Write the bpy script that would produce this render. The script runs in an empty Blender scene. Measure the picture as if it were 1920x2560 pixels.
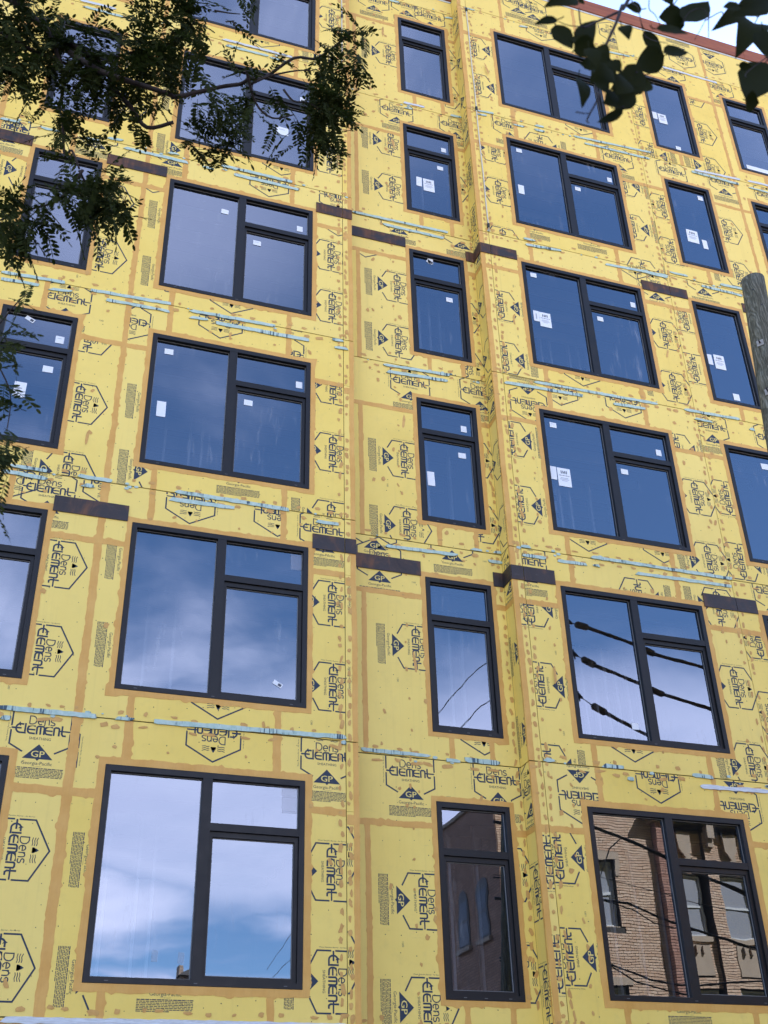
import bpy, bmesh, math, random
from mathutils import Vector, Matrix, noise

# ---------------------------------------------------------------- camera, sky, sun, exposure
random.seed(11)
SC = bpy.context.scene
COL = SC.collection
rad = math.radians
cd = bpy.data.cameras.new('camera'); cam = bpy.data.objects.new('camera', cd); COL.objects.link(cam)
PITCH, YAW, ROLL = 0.5618016, 0.3366848, -0.0282300
fwd = Vector((math.sin(YAW) * math.cos(PITCH), math.cos(YAW) * math.cos(PITCH), math.sin(PITCH)))
rt = Vector((math.cos(YAW), -math.sin(YAW), 0)); upv = rt.cross(fwd)
cr = rt * math.cos(ROLL) + upv * math.sin(ROLL); cu = -rt * math.sin(ROLL) + upv * math.cos(ROLL)
cam.matrix_world = Matrix(((cr.x, cu.x, -fwd.x, 0), (cr.y, cu.y, -fwd.y, -13.2), (cr.z, cu.z, -fwd.z, 0), (0, 0, 0, 1)))
cd.sensor_fit = 'HORIZONTAL'; cd.sensor_width = 36; cd.lens = 2846.12 / 1920 * 36
cd.clip_end = 2000; cd.clip_start = .05
cd.dof.use_dof = True; cd.dof.focus_distance = 16; cd.dof.aperture_fstop = 11
SC.camera = cam

SUN_EL, SUN_AZ = 43.0, 44.0            # azimuth from +Y (behind the yellow building) towards +X
sun_dir = Vector((math.sin(rad(SUN_AZ)) * math.cos(rad(SUN_EL)), math.cos(rad(SUN_AZ)) * math.cos(rad(SUN_EL)), math.sin(rad(SUN_EL))))
sl = bpy.data.lights.new('sun', 'SUN'); so = bpy.data.objects.new('sun', sl); COL.objects.link(so)
sl.energy = 5.0; sl.angle = rad(.5); sl.color = (1, .92, .82)
so.rotation_euler = (-sun_dir).to_track_quat('-Z', 'Y').to_euler()

world = bpy.data.worlds.new('World'); SC.world = world; world.use_nodes = True
nt = world.node_tree; N = nt.nodes; LK = nt.links
for n in list(N): N.remove(n)
def node(t, **kw):
    n = N.new(t)
    for k, v in kw.items(): setattr(n, k, v)
    return n
def math_node(op, a, b=None, clamp=False):
    n = node('ShaderNodeMath', operation=op); n.use_clamp = clamp
    for i, v in enumerate((a, b)):
        if v is None: continue
        if isinstance(v, (int, float)): n.inputs[i].default_value = v
        else: LK.new(v, n.inputs[i])
    return n.outputs[0]
wout = node('ShaderNodeOutputWorld'); bg = node('ShaderNodeBackground'); bg.inputs['Strength'].default_value = .12
sky = node('ShaderNodeTexSky', sky_type='NISHITA'); sky.sun_disc = False
sky.sun_elevation = rad(SUN_EL); sky.sun_rotation = rad(SUN_AZ); sky.air_density = 1.0; sky.dust_density = .15; sky.ozone_density = 5.0; sky.altitude = 200
tc = node('ShaderNodeTexCoord'); sep = node('ShaderNodeSeparateXYZ'); LK.new(tc.outputs['Generated'], sep.inputs[0])
# clouds live on a flat layer high above: direction / height
zc = math_node('MAXIMUM', sep.outputs[2], .06)
cx = math_node('DIVIDE', sep.outputs[0], zc); cy = math_node('DIVIDE', sep.outputs[1], zc)
cmb = node('ShaderNodeCombineXYZ'); LK.new(cx, cmb.inputs[0]); LK.new(cy, cmb.inputs[1])
def wnoise(scale, detail, rough, off, dist=0.0):
    mp = node('ShaderNodeMapping'); mp.inputs['Location'].default_value = off; mp.inputs['Scale'].default_value = scale
    LK.new(cmb.outputs[0], mp.inputs[0])
    nz = node('ShaderNodeTexNoise'); nz.inputs['Scale'].default_value = 1; nz.inputs['Detail'].default_value = detail
    nz.inputs['Roughness'].default_value = rough; nz.inputs['Distortion'].default_value = dist
    LK.new(mp.outputs[0], nz.inputs['Vector']); return nz.outputs[0]
def ramp(v, a, b):
    m = node('ShaderNodeMapRange'); m.interpolation_type = 'SMOOTHSTEP'
    m.inputs[1].default_value = a; m.inputs[2].default_value = b; LK.new(v, m.inputs[0]); return m.outputs[0]
big = wnoise((.55, .45, 1), 5, .55, (3.1, 1.7, 0), .3)
fine = wnoise((1.25, .8, 1), 7, .56, (8.4, 2.2, 0), .5)
def bank(dx, dy, r0, r1):               # one large cloud bank of the layer, centre and soft edge
    a = math_node('SUBTRACT', cx, dx); b = math_node('SUBTRACT', cy, dy)
    d = math_node('SQRT', math_node('ADD', math_node('MULTIPLY', a, a), math_node('MULTIPLY', b, b)))
    d = math_node('ADD', d, math_node('ADD', math_node('MULTIPLY', math_node('SUBTRACT', big, .5), 1.1 * r1), math_node('MULTIPLY', math_node('SUBTRACT', fine, .5), .7 * r1)))
    return ramp(d, r1, r0)
clear = math_node('MAXIMUM', bank(.75, -1.2, .55, .95), bank(.62, .62, .25, .6))
scat = ramp(math_node('ADD', math_node('MULTIPLY', big, .7), math_node('MULTIPLY', fine, .3)), .49, .66)
scat = math_node('MULTIPLY', scat, math_node('SUBTRACT', 1.0, clear))
far = math_node('MAXIMUM', bank(.85, -3.2, .75, 1.35), bank(1.55, -2.5, .3, .85))
far = math_node('MULTIPLY', far, math_node('ADD', .76, math_node('MULTIPLY', ramp(fine, .3, .6), .24)))
high = math_node('MULTIPLY', bank(.02, -.92, .1, .42), ramp(big, .2, .6))
low = ramp(math_node('ABSOLUTE', cy), 5.35, 5.9)
low = math_node('MULTIPLY', low, ramp(fine, .3, .5))
wisp = math_node('MULTIPLY', math_node('MULTIPLY', ramp(fine, .5, .8), .3), math_node('SUBTRACT', 1.0, clear))
m1 = math_node('MAXIMUM', scat, math_node('MULTIPLY', far, .85))
m2 = math_node('MAXIMUM', math_node('MULTIPLY', high, .5), low)
mask = math_node('MAXIMUM', math_node('MAXIMUM', m1, m2), wisp)
up = ramp(sep.outputs[2], -.02, .05)
mask = math_node('MULTIPLY', mask, up)
shade = node('ShaderNodeMix', data_type='RGBA'); LK.new(ramp(big, .35, .7), shade.inputs[0])
shade.inputs[6].default_value = (6.7, 6.5, 8.4, 1); shade.inputs[7].default_value = (8.4, 8.1, 9.8, 1)
mixc = node('ShaderNodeMix', data_type='RGBA'); LK.new(mask, mixc.inputs[0]); LK.new(sky.outputs[0], mixc.inputs[6]); LK.new(shade.outputs[2], mixc.inputs[7])
LK.new(mixc.outputs[2], bg.inputs['Color']); LK.new(bg.outputs[0], wout.inputs[0])

SC.view_settings.view_transform = 'Standard'; SC.view_settings.look = 'None'
SC.view_settings.gamma = 1; SC.view_settings.use_curve_mapping = False
SC.view_settings.exposure = 2.0
SC.render.engine = 'CYCLES'
SC.cycles.max_bounces = 8; SC.cycles.diffuse_bounces = 4; SC.cycles.transparent_max_bounces = 16
SC.cycles.caustics_reflective = False; SC.cycles.caustics_refractive = False

# ---------------------------------------------------------------- materials
def mat(name, base=(.5, .5, .5), rough=.6, metal=0.0, spec=.5):
    m = bpy.data.materials.new(name); m.use_nodes = True
    b = m.node_tree.nodes['Principled BSDF']
    b.inputs['Base Color'].default_value = (*base, 1); b.inputs['Roughness'].default_value = rough
    b.inputs['Metallic'].default_value = metal; b.inputs['Specular IOR Level'].default_value = spec
    return m
class NT:                                # small node helper for materials
    def __init__(s, m): s.t = m.node_tree; s.b = s.t.nodes.get('Principled BSDF'); s.out = s.t.nodes['Material Output']
    def n(s, t, **kw):
        x = s.t.nodes.new(t)
        for k, v in kw.items(): setattr(x, k, v)
        return x
    def l(s, a, b): s.t.links.new(a, b)
    def co(s, scale=(1, 1, 1), kind='Object', loc=(0, 0, 0), rot=(0, 0, 0)):
        c = s.n('ShaderNodeTexCoord'); mp = s.n('ShaderNodeMapping'); mp.inputs['Scale'].default_value = scale
        mp.inputs['Location'].default_value = loc; mp.inputs['Rotation'].default_value = rot
        s.l(c.outputs[kind], mp.inputs[0]); return mp.outputs[0]
    def noise(s, vec, scale, detail=4, rough=.55, dist=0):
        x = s.n('ShaderNodeTexNoise'); x.inputs['Scale'].default_value = scale; x.inputs['Detail'].default_value = detail
        x.inputs['Roughness'].default_value = rough; x.inputs['Distortion'].default_value = dist; s.l(vec, x.inputs['Vector']); return x.outputs[0]
    def ramp(s, v, stops):
        r = s.n('ShaderNodeValToRGB'); e = r.color_ramp.elements
        while len(e) < len(stops): e.new(.5)
        for i, (p, c) in enumerate(stops): e[i].position = p; e[i].color = (*c, 1) if len(c) == 3 else c
        s.l(v, r.inputs[0]); return r.outputs[0]
    def map(s, v, a, b, c=0.0, d=1.0):
        m = s.n('ShaderNodeMapRange'); m.inputs[1].default_value = a; m.inputs[2].default_value = b; m.inputs[3].default_value = c; m.inputs[4].default_value = d
        s.l(v, m.inputs[0]); return m.outputs[0]
    def mix(s, f, a, b, mode='MIX'):
        m = s.n('ShaderNodeMix', data_type='RGBA', blend_type=mode)
        for i, v in ((0, f), (6, a), (7, b)):
            if isinstance(v, (int, float)): m.inputs[i].default_value = v
            elif isinstance(v, tuple): m.inputs[i].default_value = (*v, 1) if len(v) == 3 else v
            else: s.l(v, m.inputs[i])
        return m.outputs[2]
    def bump(s, h, strength, dist=.01):
        b = s.n('ShaderNodeBump'); b.inputs['Strength'].default_value = strength; b.inputs['Distance'].default_value = dist
        s.l(h, b.inputs['Height']); s.l(b.outputs[0], s.b.inputs['Normal'])
    def base(s, c): s.l(c, s.b.inputs['Base Color'])
    def rough(s, v): s.l(v, s.b.inputs['Roughness'])

# yellow coated sheathing
M_SH = mat('yellow_sheathing', rough=.62, spec=.3); h = NT(M_SH); c = h.co()
big_n = h.noise(c, .9, 5, .6); mid = h.noise(c, 7, 5, .65); fin = h.noise(h.co((60, 60, 60)), 1, 3, .7)
col = h.mix(h.map(big_n, .3, .7), (.80, .575, .118), (.88, .655, .155))
col = h.mix(h.map(mid, .52, .78, 0, .32), col, (.62, .46, .13))
oi = h.n('ShaderNodeObjectInfo'); col = h.mix(h.map(oi.outputs['Random'], 0, 1, 0, .5), col, (.86, .68, .22))
scuff = h.noise(h.co((1, 1, 5)), 5, 6, .72); col = h.mix(h.map(scuff, .62, .8, 0, .4), col, (.45, .36, .15))
run_ = h.noise(h.co((14, 14, .35)), 1.2, 5, .65); col = h.mix(h.map(run_, .56, .78, 0, .22), col, (.55, .40, .12))
h.base(col); h.bump(fin, .12, .004)
M_INK = mat('print_ink', (.030, .042, .065), .6, spec=.3); h = NT(M_INK); c = h.co()
wear = h.noise(c, 22, 5, .7); h.base(h.mix(h.map(wear, .58, .78, 0, .5), (.026, .040, .066), (.20, .18, .10)))
M_INKF = mat('small_print_ink', (.10, .095, .07), .6, spec=.3)
M_LET = mat('reversed_lettering', (.76, .60, .18), .62, spec=.3)
# brushed flashing
M_SEAL = mat('amber_flashing', rough=.5, spec=.4); h = NT(M_SEAL); c = h.co()
a = h.noise(c, 3.2, 5, .6); b2 = h.noise(h.co((40, 40, 6)), 1, 3, .6)
col = h.mix(h.map(a, .3, .72), (.61, .315, .058), (.70, .40, .098)); col = h.mix(h.map(b2, .45, .75, 0, .25), col, (.52, .26, .06))
h.base(col); h.bump(b2, .25, .004)
M_DAB = mat('flashing_dab', rough=.5, spec=.4); h = NT(M_DAB); a = h.noise(h.co(), 9, 4, .6)
h.base(h.mix(h.map(a, .3, .7), (.50, .26, .06), (.64, .37, .10)))
M_FR = mat('charcoal_frame', (.018, .020, .026), .45, spec=.25); h = NT(M_FR); a = h.noise(h.co(), 5, 5, .7)
h.rough(h.map(a, .3, .7, .32, .5)); h.base(h.mix(h.map(a, .5, .8, 0, .5), (.012, .0125, .014), (.022, .023, .025)))
M_DARK = mat('dark_gap', (.02, .018, .015), .9)
# weathered steel
M_ST = mat('weathered_steel', rough=.55, metal=.35); h = NT(M_ST)
a = h.noise(h.co((2.2, 2.2, 1.1)), 1.6, 7, .72, .6); b2 = h.noise(h.co((2, 2, 30)), 1.6, 5, .7); p = h.noise(h.co(), 2.3, 4, .6)
col = h.ramp(a, [(.25, (.015, .014, .016)), (.5, (.05, .032, .026)), (.62, (.13, .055, .024)), (.8, (.19, .085, .032))])
col = h.mix(h.map(p, .42, .66, 0, .85), col, (.028, .027, .031)); col = h.mix(h.map(b2, .62, .76, 0, .5), col, (.16, .16, .17)); h.base(col); h.bump(b2, .15, .004)
M_STR = mat('rusty_steel', rough=.7, metal=.15); h = NT(M_STR)
a = h.noise(h.co((11, 11, .9)), 1.3, 6, .7, .3); p = h.noise(h.co((1.4, 1.4, 2.2)), 1.9, 5, .65); z = h.noise(h.co(), 1.1, 3, .5)
col = h.ramp(a, [(.28, (.045, .022, .012)), (.48, (.085, .036, .016)), (.62, (.15, .06, .024)), (.8, (.22, .095, .04))])
col = h.mix(h.map(p, .42, .6, 0, .94), col, (.026, .024, .028)); col = h.mix(h.map(z, .62, .75, 0, .5), col, (.14, .14, .15)); h.base(col)
# torn mint coloured facer strips
M_MINT = mat('mint_strip', rough=.7, spec=.2); h = NT(M_MINT); c = h.co()
a = h.noise(h.co((26, 26, 1.5)), 1.2, 3, .6); w = h.noise(c, 2.1, 3, .5); g = h.noise(c, 14, 5, .7)
col = h.mix(h.map(g, .35, .7), (.36, .50, .43), (.54, .64, .57))
bars = h.n('ShaderNodeMath', operation='MULTIPLY'); h.l(h.map(a, .545, .575), bars.inputs[0]); h.l(h.map(w, .5, .56), bars.inputs[1])
col = h.mix(bars.outputs[0], col, (.06, .10, .13)); h.base(col); h.bump(g, .4, .006)
M_WHT = mat('pale_strip', rough=.6); h = NT(M_WHT); g = h.noise(h.co((2, 2, 20)), 3, 5, .7); h.base(h.mix(h.map(g, .4, .7), (.66, .70, .72), (.42, .44, .44)))
M_COP = mat('rust_red_coping', rough=.6); h = NT(M_COP); a = h.noise(h.co((.8, 4, 6)), 1.5, 5, .65)
h.base(h.mix(h.map(a, .3, .7), (.20, .042, .010), (.33, .095, .022)))
M_STK = mat('white_label', (.72, .75, .78), .5); M_STKP = mat('label_print', (.05, .06, .08), .5); M_STKG = mat('label_grey_print', (.35, .38, .42), .5)
M_FAINT = mat('translucent_film', (.6, .62, .7), .4); h = NT(M_FAINT); h.b.inputs['Alpha'].default_value = .22
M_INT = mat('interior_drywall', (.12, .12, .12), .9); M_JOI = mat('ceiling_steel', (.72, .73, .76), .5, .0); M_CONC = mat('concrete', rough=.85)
h = NT(M_CONC); a = h.noise(h.co(), 3, 6, .65); h.base(h.mix(a, (.22, .215, .205), (.38, .37, .35)))
M_SCR = mat('screw_head', (.05, .045, .035), .6, .3)
M_CORD = mat('pale_cord', (.62, .58, .50), .7)
# glass: mirror-like coated pane over a dim room, with dust and wipe marks
M_GL = bpy.data.materials.new('window_glass'); M_GL.use_nodes = True; h = NT(M_GL); h.t.nodes.remove(h.b)
gl = h.n('ShaderNodeBsdfGlossy'); gl.inputs['Roughness'].default_value = 0; gl.inputs['Color'].default_value = (.70, .82, 1, 1)
tr = h.n('ShaderNodeBsdfTransparent'); tr.inputs['Color'].default_value = (.50, .54, .60, 1)
fr = h.n('ShaderNodeFresnel'); fr.inputs['IOR'].default_value = 2.0
wv = h.noise(h.co((1.1, 1.1, 1.1)), 1.3, 2, .5); bp = h.n('ShaderNodeBump'); bp.inputs['Strength'].default_value = .05; bp.inputs['Distance'].default_value = .02
h.l(wv, bp.inputs['Height']); h.l(bp.outputs[0], gl.inputs['Normal'])
fm = h.map(fr.outputs[0], 0, 1, .125, 1.0)
mx = h.n('ShaderNodeMixShader'); h.l(fm, mx.inputs[0]); h.l(tr.outputs[0], mx.inputs[1]); h.l(gl.outputs[0], mx.inputs[2])
df = h.n('ShaderNodeBsdfDiffuse'); df.inputs['Color'].default_value = (.75, .77, .8, 1)
s1 = h.noise(h.co((9, 9, 1.1), rot=(0, .35, 0)), 1.5, 5, .7, .5); s2 = h.noise(h.co(), .9, 3, .5); s3 = h.noise(h.co((.6, .6, 16)), 1.7, 4, .7)
d1 = h.n('ShaderNodeMath', operation='MULTIPLY'); h.l(h.map(s1, .55, .80, 0, .20), d1.inputs[0]); h.l(h.map(s2, .52, .60), d1.inputs[1])
d2 = h.n('ShaderNodeMath', operation='ADD'); h.l(d1.outputs[0], d2.inputs[0]); h.l(h.map(s3, .7, .85, 0, .07), d2.inputs[1])
d3 = h.n('ShaderNodeMath', operation='ADD'); h.l(d2.outputs[0], d3.inputs[0]); d3.inputs[1].default_value = .006
mx2 = h.n('ShaderNodeMixShader'); h.l(d3.outputs[0], mx2.inputs[0]); h.l(mx.outputs[0], mx2.inputs[1]); h.l(df.outputs[0], mx2.inputs[2]); h.l(mx2.outputs[0], h.out.inputs[0])
# brick
def brick_mat(name, c1, c2):
    m = mat(name, rough=.85, spec=.2); h = NT(m); oi = h.n('ShaderNodeObjectInfo'); g = h.n('ShaderNodeNewGeometry')
    a = h.noise(h.co(), 6, 5, .65); v = h.n('ShaderNodeTexWhiteNoise'); v.noise_dimensions = '1D'; ad = h.n('ShaderNodeMath', operation='ADD'); h.l(g.outputs['Random Per Island'], ad.inputs[0]); h.l(oi.outputs['Random'], ad.inputs[1]); h.l(ad.outputs[0], v.inputs['W'])
    col = h.mix(v.outputs[0], c1, c2); col = h.mix(h.map(a, .5, .8, 0, .5), col, tuple(x * .6 for x in c1)); h.base(col)
    h.bump(h.noise(h.co(), 60, 4, .6), .3, .005); return m
M_BR = brick_mat('buff_brick', (.54, .355, .245), (.66, .48, .355)); M_BRP = brick_mat('rose_brick', (.36, .19, .145), (.47, .27, .21))
M_BRD = brick_mat('brown_brick', (.17, .10, .08), (.24, .145, .115))
M_MORT = mat('mortar', (.045, .038, .034), .95); M_STONE = mat('limestone', (.33, .265, .20), .8)
h = NT(M_STONE); a = h.noise(h.co(), 4, 6, .65); h.base(h.mix(a, (.30, .22, .16), (.46, .36, .27)))
M_CORN = mat('dark_cornice', (.085, .075, .07), .6); M_PAINT = mat('white_sash', (.55, .56, .58), .5)
M_HGL = mat('house_glass', (.30, .31, .36), .12, spec=1.0); M_BLACK = mat('black_cable', (.012, .012, .012), .5)
M_HOSE = mat('brown_line_cover', (.075, .038, .014), .5); M_PORC = mat('insulator', (.03, .028, .03), .3)
# pole, bark, leaves
M_POLE = mat('weathered_pole', rough=.9, spec=.15); h = NT(M_POLE)
gv = h.co((7, 7, .8)); n1 = h.noise(gv, 1.6, 6, .65, 2.2); wv2 = h.n('ShaderNodeTexWave', wave_type='BANDS', bands_direction='X'); wv2.inputs['Scale'].default_value = 3.4; wv2.inputs['Distortion'].default_value = 14; wv2.inputs['Detail'].default_value = 4; wv2.inputs['Detail Scale'].default_value = .9
h.l(h.co((3.2, 3.2, .9)), wv2.inputs['Vector']); patch = h.noise(h.co(), 5, 4, .6)
col = h.ramp(n1, [(.3, (.05, .049, .036)), (.5, (.14, .137, .105)), (.7, (.27, .265, .225))]); col = h.mix(h.map(wv2.outputs[1], .25, .55, .6, 0), col, (.05, .05, .038))
col = h.mix(h.map(patch, .6, .8, 0, .5), col, (.25, .29, .26)); h.base(col); h.bump(wv2.outputs[1], .7, .012)
M_BARK = mat('dark_bark', rough=.9); h = NT(M_BARK); a = h.noise(h.co((20, 20, 20)), 1, 5, .7); h.base(h.mix(a, (.016, .011, .009), (.045, .03, .024))); h.bump(a, .5, .01)
M_TWIG = mat('twig_bark', (.022, .016, .018), .85)
def leaf_mat(name, c1, c2, tcol, tf):
    m = bpy.data.materials.new(name); m.use_nodes = True; h = NT(m); h.b.inputs['Roughness'].default_value = .7; h.b.inputs['Specular IOR Level'].default_value = .06
    oi = h.n('ShaderNodeObjectInfo'); a = h.noise(h.co(kind='Object'), 9, 3, .6); g = h.n('ShaderNodeNewGeometry')
    f = h.n('ShaderNodeMath', operation='ADD'); h.l(h.map(g.outputs['Random Per Island'], 0, 1, 0, .6), f.inputs[0]); h.l(h.map(oi.outputs['Random'], 0, 1, 0, .4), f.inputs[1])
    h.base(h.mix(f.outputs[0], c1, c2)); tl = h.n('ShaderNodeBsdfTranslucent'); tl.inputs['Color'].default_value = (*tcol, 1)
    mx = h.n('ShaderNodeMixShader'); mx.inputs[0].default_value = tf; h.l(h.b.outputs[0], mx.inputs[1]); h.l(tl.outputs[0], mx.inputs[2]); h.l(mx.outputs[0], h.out.inputs[0]); return m
M_LEAF = leaf_mat('locust_leaflet', (.016, .022, .006), (.042, .052, .014), (.05, .075, .012), .15)
M_BLEAF = leaf_mat('broad_leaf_green', (.009, .012, .003), (.018, .021, .006), (.03, .045, .008), .12)
M_ASPH = mat('asphalt', rough=.9); h = NT(M_ASPH); a = h.noise(h.co(), 30, 6, .7); h.base(h.mix(a, (.035, .035, .037), (.07, .07, .07)))
M_LINE = mat('road_paint', (.62, .58, .30), .7); M_SOIL = mat('dirt_lot', (.11, .095, .075), .95)

# ---------------------------------------------------------------- measured positions, metres
LOGOS = [["L",0.301,5.03,0,0.007,5.03],["L",0.183,3.636,1,0.183,3.93],["L",0.192,2.41,1,0.192,2.704],["L",0.411,4.825,2,0.705,4.825],["L",1.391,3.564,1,0.901,3.564],["L",1.38,2.339,1,0.89,2.339],["L",3.83,3.604,1,3.83,3.898],["L",3.853,2.38,1,3.853,2.674],["L",3.841,2.595,1,4.026,2.595],["L",3.837,3.823,1,4.022,3.823],["L",3.77,5.035,0,3.77,4.8],["L",1.972,2.601,0,1.972,2.236],["L",2.333,5.216,2,2.333,4.866],["L",2.365,5.769,2,2.365,5.419],["L",0.185,7.247,1,0.185,7.541],["L",0.155,6.044,1,0.155,6.338],["L",1.374,6.207,1,0.884,6.207],["L",3.838,7.193,1,3.838,7.487],["L",3.854,5.975,1,3.854,6.269],["L",3.674,7.34,3,4.039,7.34],["L",3.664,6.12,3,4.029,6.12],["L",-0.034,8.334,0,-0.034,7.969],["L",3.704,8.344,0,3.704,7.979],["L",0.727,8.583,2,0.427,8.399],["L",0.149,8.62,1,0.149,8.914],["L",-0.52,8.508,2,-0.22,8.324],["L",0.172,9.816,1,0.172,10.11],["L",0.177,11.057,1,0.177,10.763],["L",1.385,10.001,1,0.895,10.001],["L",1.384,8.85,1,0.894,8.85],["L",3.847,9.694,1,3.847,9.988],["L",3.82,8.501,1,3.82,8.795],["L",3.855,10.936,1,3.855,10.642],["L",2.47,9.274,0,2.47,8.909],["L",1.83,8.516,2,1.83,8.166],["L",3.049,8.519,2,3.049,8.169],["L",-0.201,11.647,0,-0.495,11.647],["L",0.682,11.469,2,0.976,11.469],["L",2.069,11.853,2,2.069,11.503],["L",2.213,12.388,2,2.213,12.038],["L",3.045,11.441,2,3.339,11.441],["L",0.172,12.643,1,0.172,12.349],["L",1.379,13.736,1,0.889,13.736],["L",3.815,13.677,1,3.815,13.971],["L",3.836,12.555,1,3.836,12.849],["L",-1.077,14.033,1,-1.312,14.033],["L",-1.532,14.959,0,-1.532,14.594],["L",0.827,14.61,2,0.827,14.26],["L",-0.158,15.307,0,-0.158,15.072],["L",1.083,15.305,0,1.083,15.07],["L",-1.375,15.324,0,-1.375,15.089],["L",2.728,15.131,2,2.728,14.781],["L",2.926,15.724,2,2.926,15.374],["L",3.942,15.118,2,3.942,14.933],["L",3.94,14.579,2,3.94,14.229],["L",0.176,16.128,1,0.176,15.834],["L",3.792,16.001,1,3.792,15.707],["L",1.378,15.344,1,0.888,15.344],["L",3.823,20.081,1,3.823,20.375],["L",2.47,19.027,2,2.47,18.677],["M",5.111,2.187,1,5.111,2.481],["M",6.288,3.813,1,6.473,3.813],["M",6.304,2.612,1,6.489,2.612],["M",4.998,5.043,0,4.704,5.043],["M",6.231,5.056,0,5.937,5.056],["M",5.156,6.859,1,5.156,7.153],["M",6.079,5.772,2,6.079,5.422],["M",5.792,8.713,0,5.792,8.478],["M",4.642,8.185,0,4.642,7.95],["M",4.583,8.715,0,4.583,8.48],["M",5.094,10.039,1,5.094,10.333],["M",6.272,9.092,1,6.457,9.092],["M",6.271,10.297,1,6.456,10.297],["M",5.246,11.597,0,4.952,11.597],["M",6.462,11.661,0,6.168,11.661],["M",5.093,13.628,1,5.093,13.922],["M",5.075,12.412,1,5.075,12.706],["M",6.267,13.294,1,6.452,13.294],["M",6.248,12.158,1,6.433,12.158],["M",4.53,14.575,2,4.53,14.225],["M",5.17,15.302,0,5.17,15.067],["M",6.366,15.287,0,6.366,15.052],["M",5.08,16.068,1,5.08,16.362],["M",6.26,16.496,1,6.445,16.496],["M",5.222,18.279,0,4.928,18.279],["M",6.445,18.283,0,6.151,18.283],["M",5.107,19.943,1,5.107,20.237],["M",6.259,20.325,1,6.444,20.325],["M",6.262,19.133,1,6.447,19.133],["M",4.825,21.629,0,4.825,21.394],["M",6.068,21.614,0,5.774,21.614],["M",5.554,21.78,0,5.554,21.84],["R",6.882,2.776,3,6.882,2.482],["R",6.875,3.996,3,6.875,3.702],["R",6.703,2.685,3,6.703,2.391],["R",6.727,3.918,3,6.727,3.624],["R",7.309,4.821,2,7.015,4.821],["R",8.518,5.211,2,8.518,4.861],["R",9.754,4.87,2,10.048,4.87],["R",8.452,2.591,0,8.452,2.226],["R",6.867,5.165,3,6.867,5.459],["R",8.207,5.767,2,8.207,5.417],["R",10.118,6.706,1,10.118,7.0],["R",10.695,7.572,3,10.695,7.278],["R",10.703,6.347,3,10.518,6.347],["R",6.884,6.382,3,6.884,6.676],["R",6.842,7.626,3,6.842,7.332],["R",6.844,8.358,0,6.844,7.993],["R",6.862,9.372,3,6.862,9.078],["R",7.938,9.091,2,7.938,8.741],["R",9.248,9.093,2,9.248,8.743],["R",8.7,7.993,3,8.7,8.287],["R",10.098,8.858,1,10.098,9.152],["R",10.098,12.384,1,10.098,12.678],["R",10.614,12.931,3,10.614,12.637],["R",10.7,8.954,3,10.7,8.66],["R",9.915,11.005,3,9.915,11.299],["R",10.686,11.662,0,10.98,11.662],["R",11.93,11.647,0,11.636,11.647],["R",10.097,8.032,1,10.097,8.326],["R",11.152,8.472,0,10.858,8.472],["R",6.778,7.625,3,6.778,7.331],["R",6.807,10.609,3,6.807,10.315],["R",7.202,11.393,2,6.908,11.393],["R",7.796,11.869,2,7.796,11.519],["R",8.995,11.864,2,8.995,11.514],["R",6.873,13.451,3,6.873,13.157],["R",6.855,12.28,3,6.855,11.986],["R",8.277,12.384,2,8.277,12.034],["R",10.126,13.601,1,10.126,13.895],["R",10.643,14.141,3,10.643,13.847],["R",10.116,14.804,0,10.116,14.569],["R",11.212,15.22,0,11.212,14.985],["R",9.744,15.252,2,9.744,14.902],["R",9.932,15.082,3,9.932,15.376],["R",7.083,16.331,1,7.083,16.625],["R",7.075,17.476,1,7.075,17.182],["R",9.878,17.501,3,9.878,17.207],["R",9.888,16.287,3,9.888,15.993],["R",10.7,17.081,3,10.7,16.787],["R",10.692,15.857,3,10.692,15.563],["R",12.101,16.85,1,12.101,17.144],["R",12.114,15.645,1,12.114,15.939],["R",11.108,18.249,0,10.814,18.249],["R",12.331,18.324,0,12.037,18.324],["R",13.446,18.273,0,13.152,18.273],["R",8.121,17.964,3,8.121,18.258],["R",7.46,18.313,0,7.166,18.313],["R",9.856,18.224,0,9.562,18.224],["R",10.711,18.65,3,10.946,18.65],["R",12.083,18.682,1,11.848,18.682],["R",8.903,15.899,0,8.903,15.534],["R",7.728,15.885,0,7.728,15.52],["R",7.067,15.043,1,7.067,15.337],["R",6.879,20.552,3,6.879,20.258],["R",6.884,19.355,3,6.884,19.061],["R",8.51,21.842,2,8.51,21.492],["R",8.03,22.567,0,8.03,22.332],["R",12.095,22.36,2,12.095,22.01],["R",11.714,21.721,0,12.008,21.721],["R",12.943,21.613,0,13.237,21.613],["R",12.087,21.028,1,12.087,20.734],["R",12.113,19.795,1,12.113,20.089],["R",10.652,19.802,3,10.652,19.508],["R",10.362,22.508,0,10.068,22.508],["R",9.102,19.031,2,9.102,18.846]]
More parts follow.
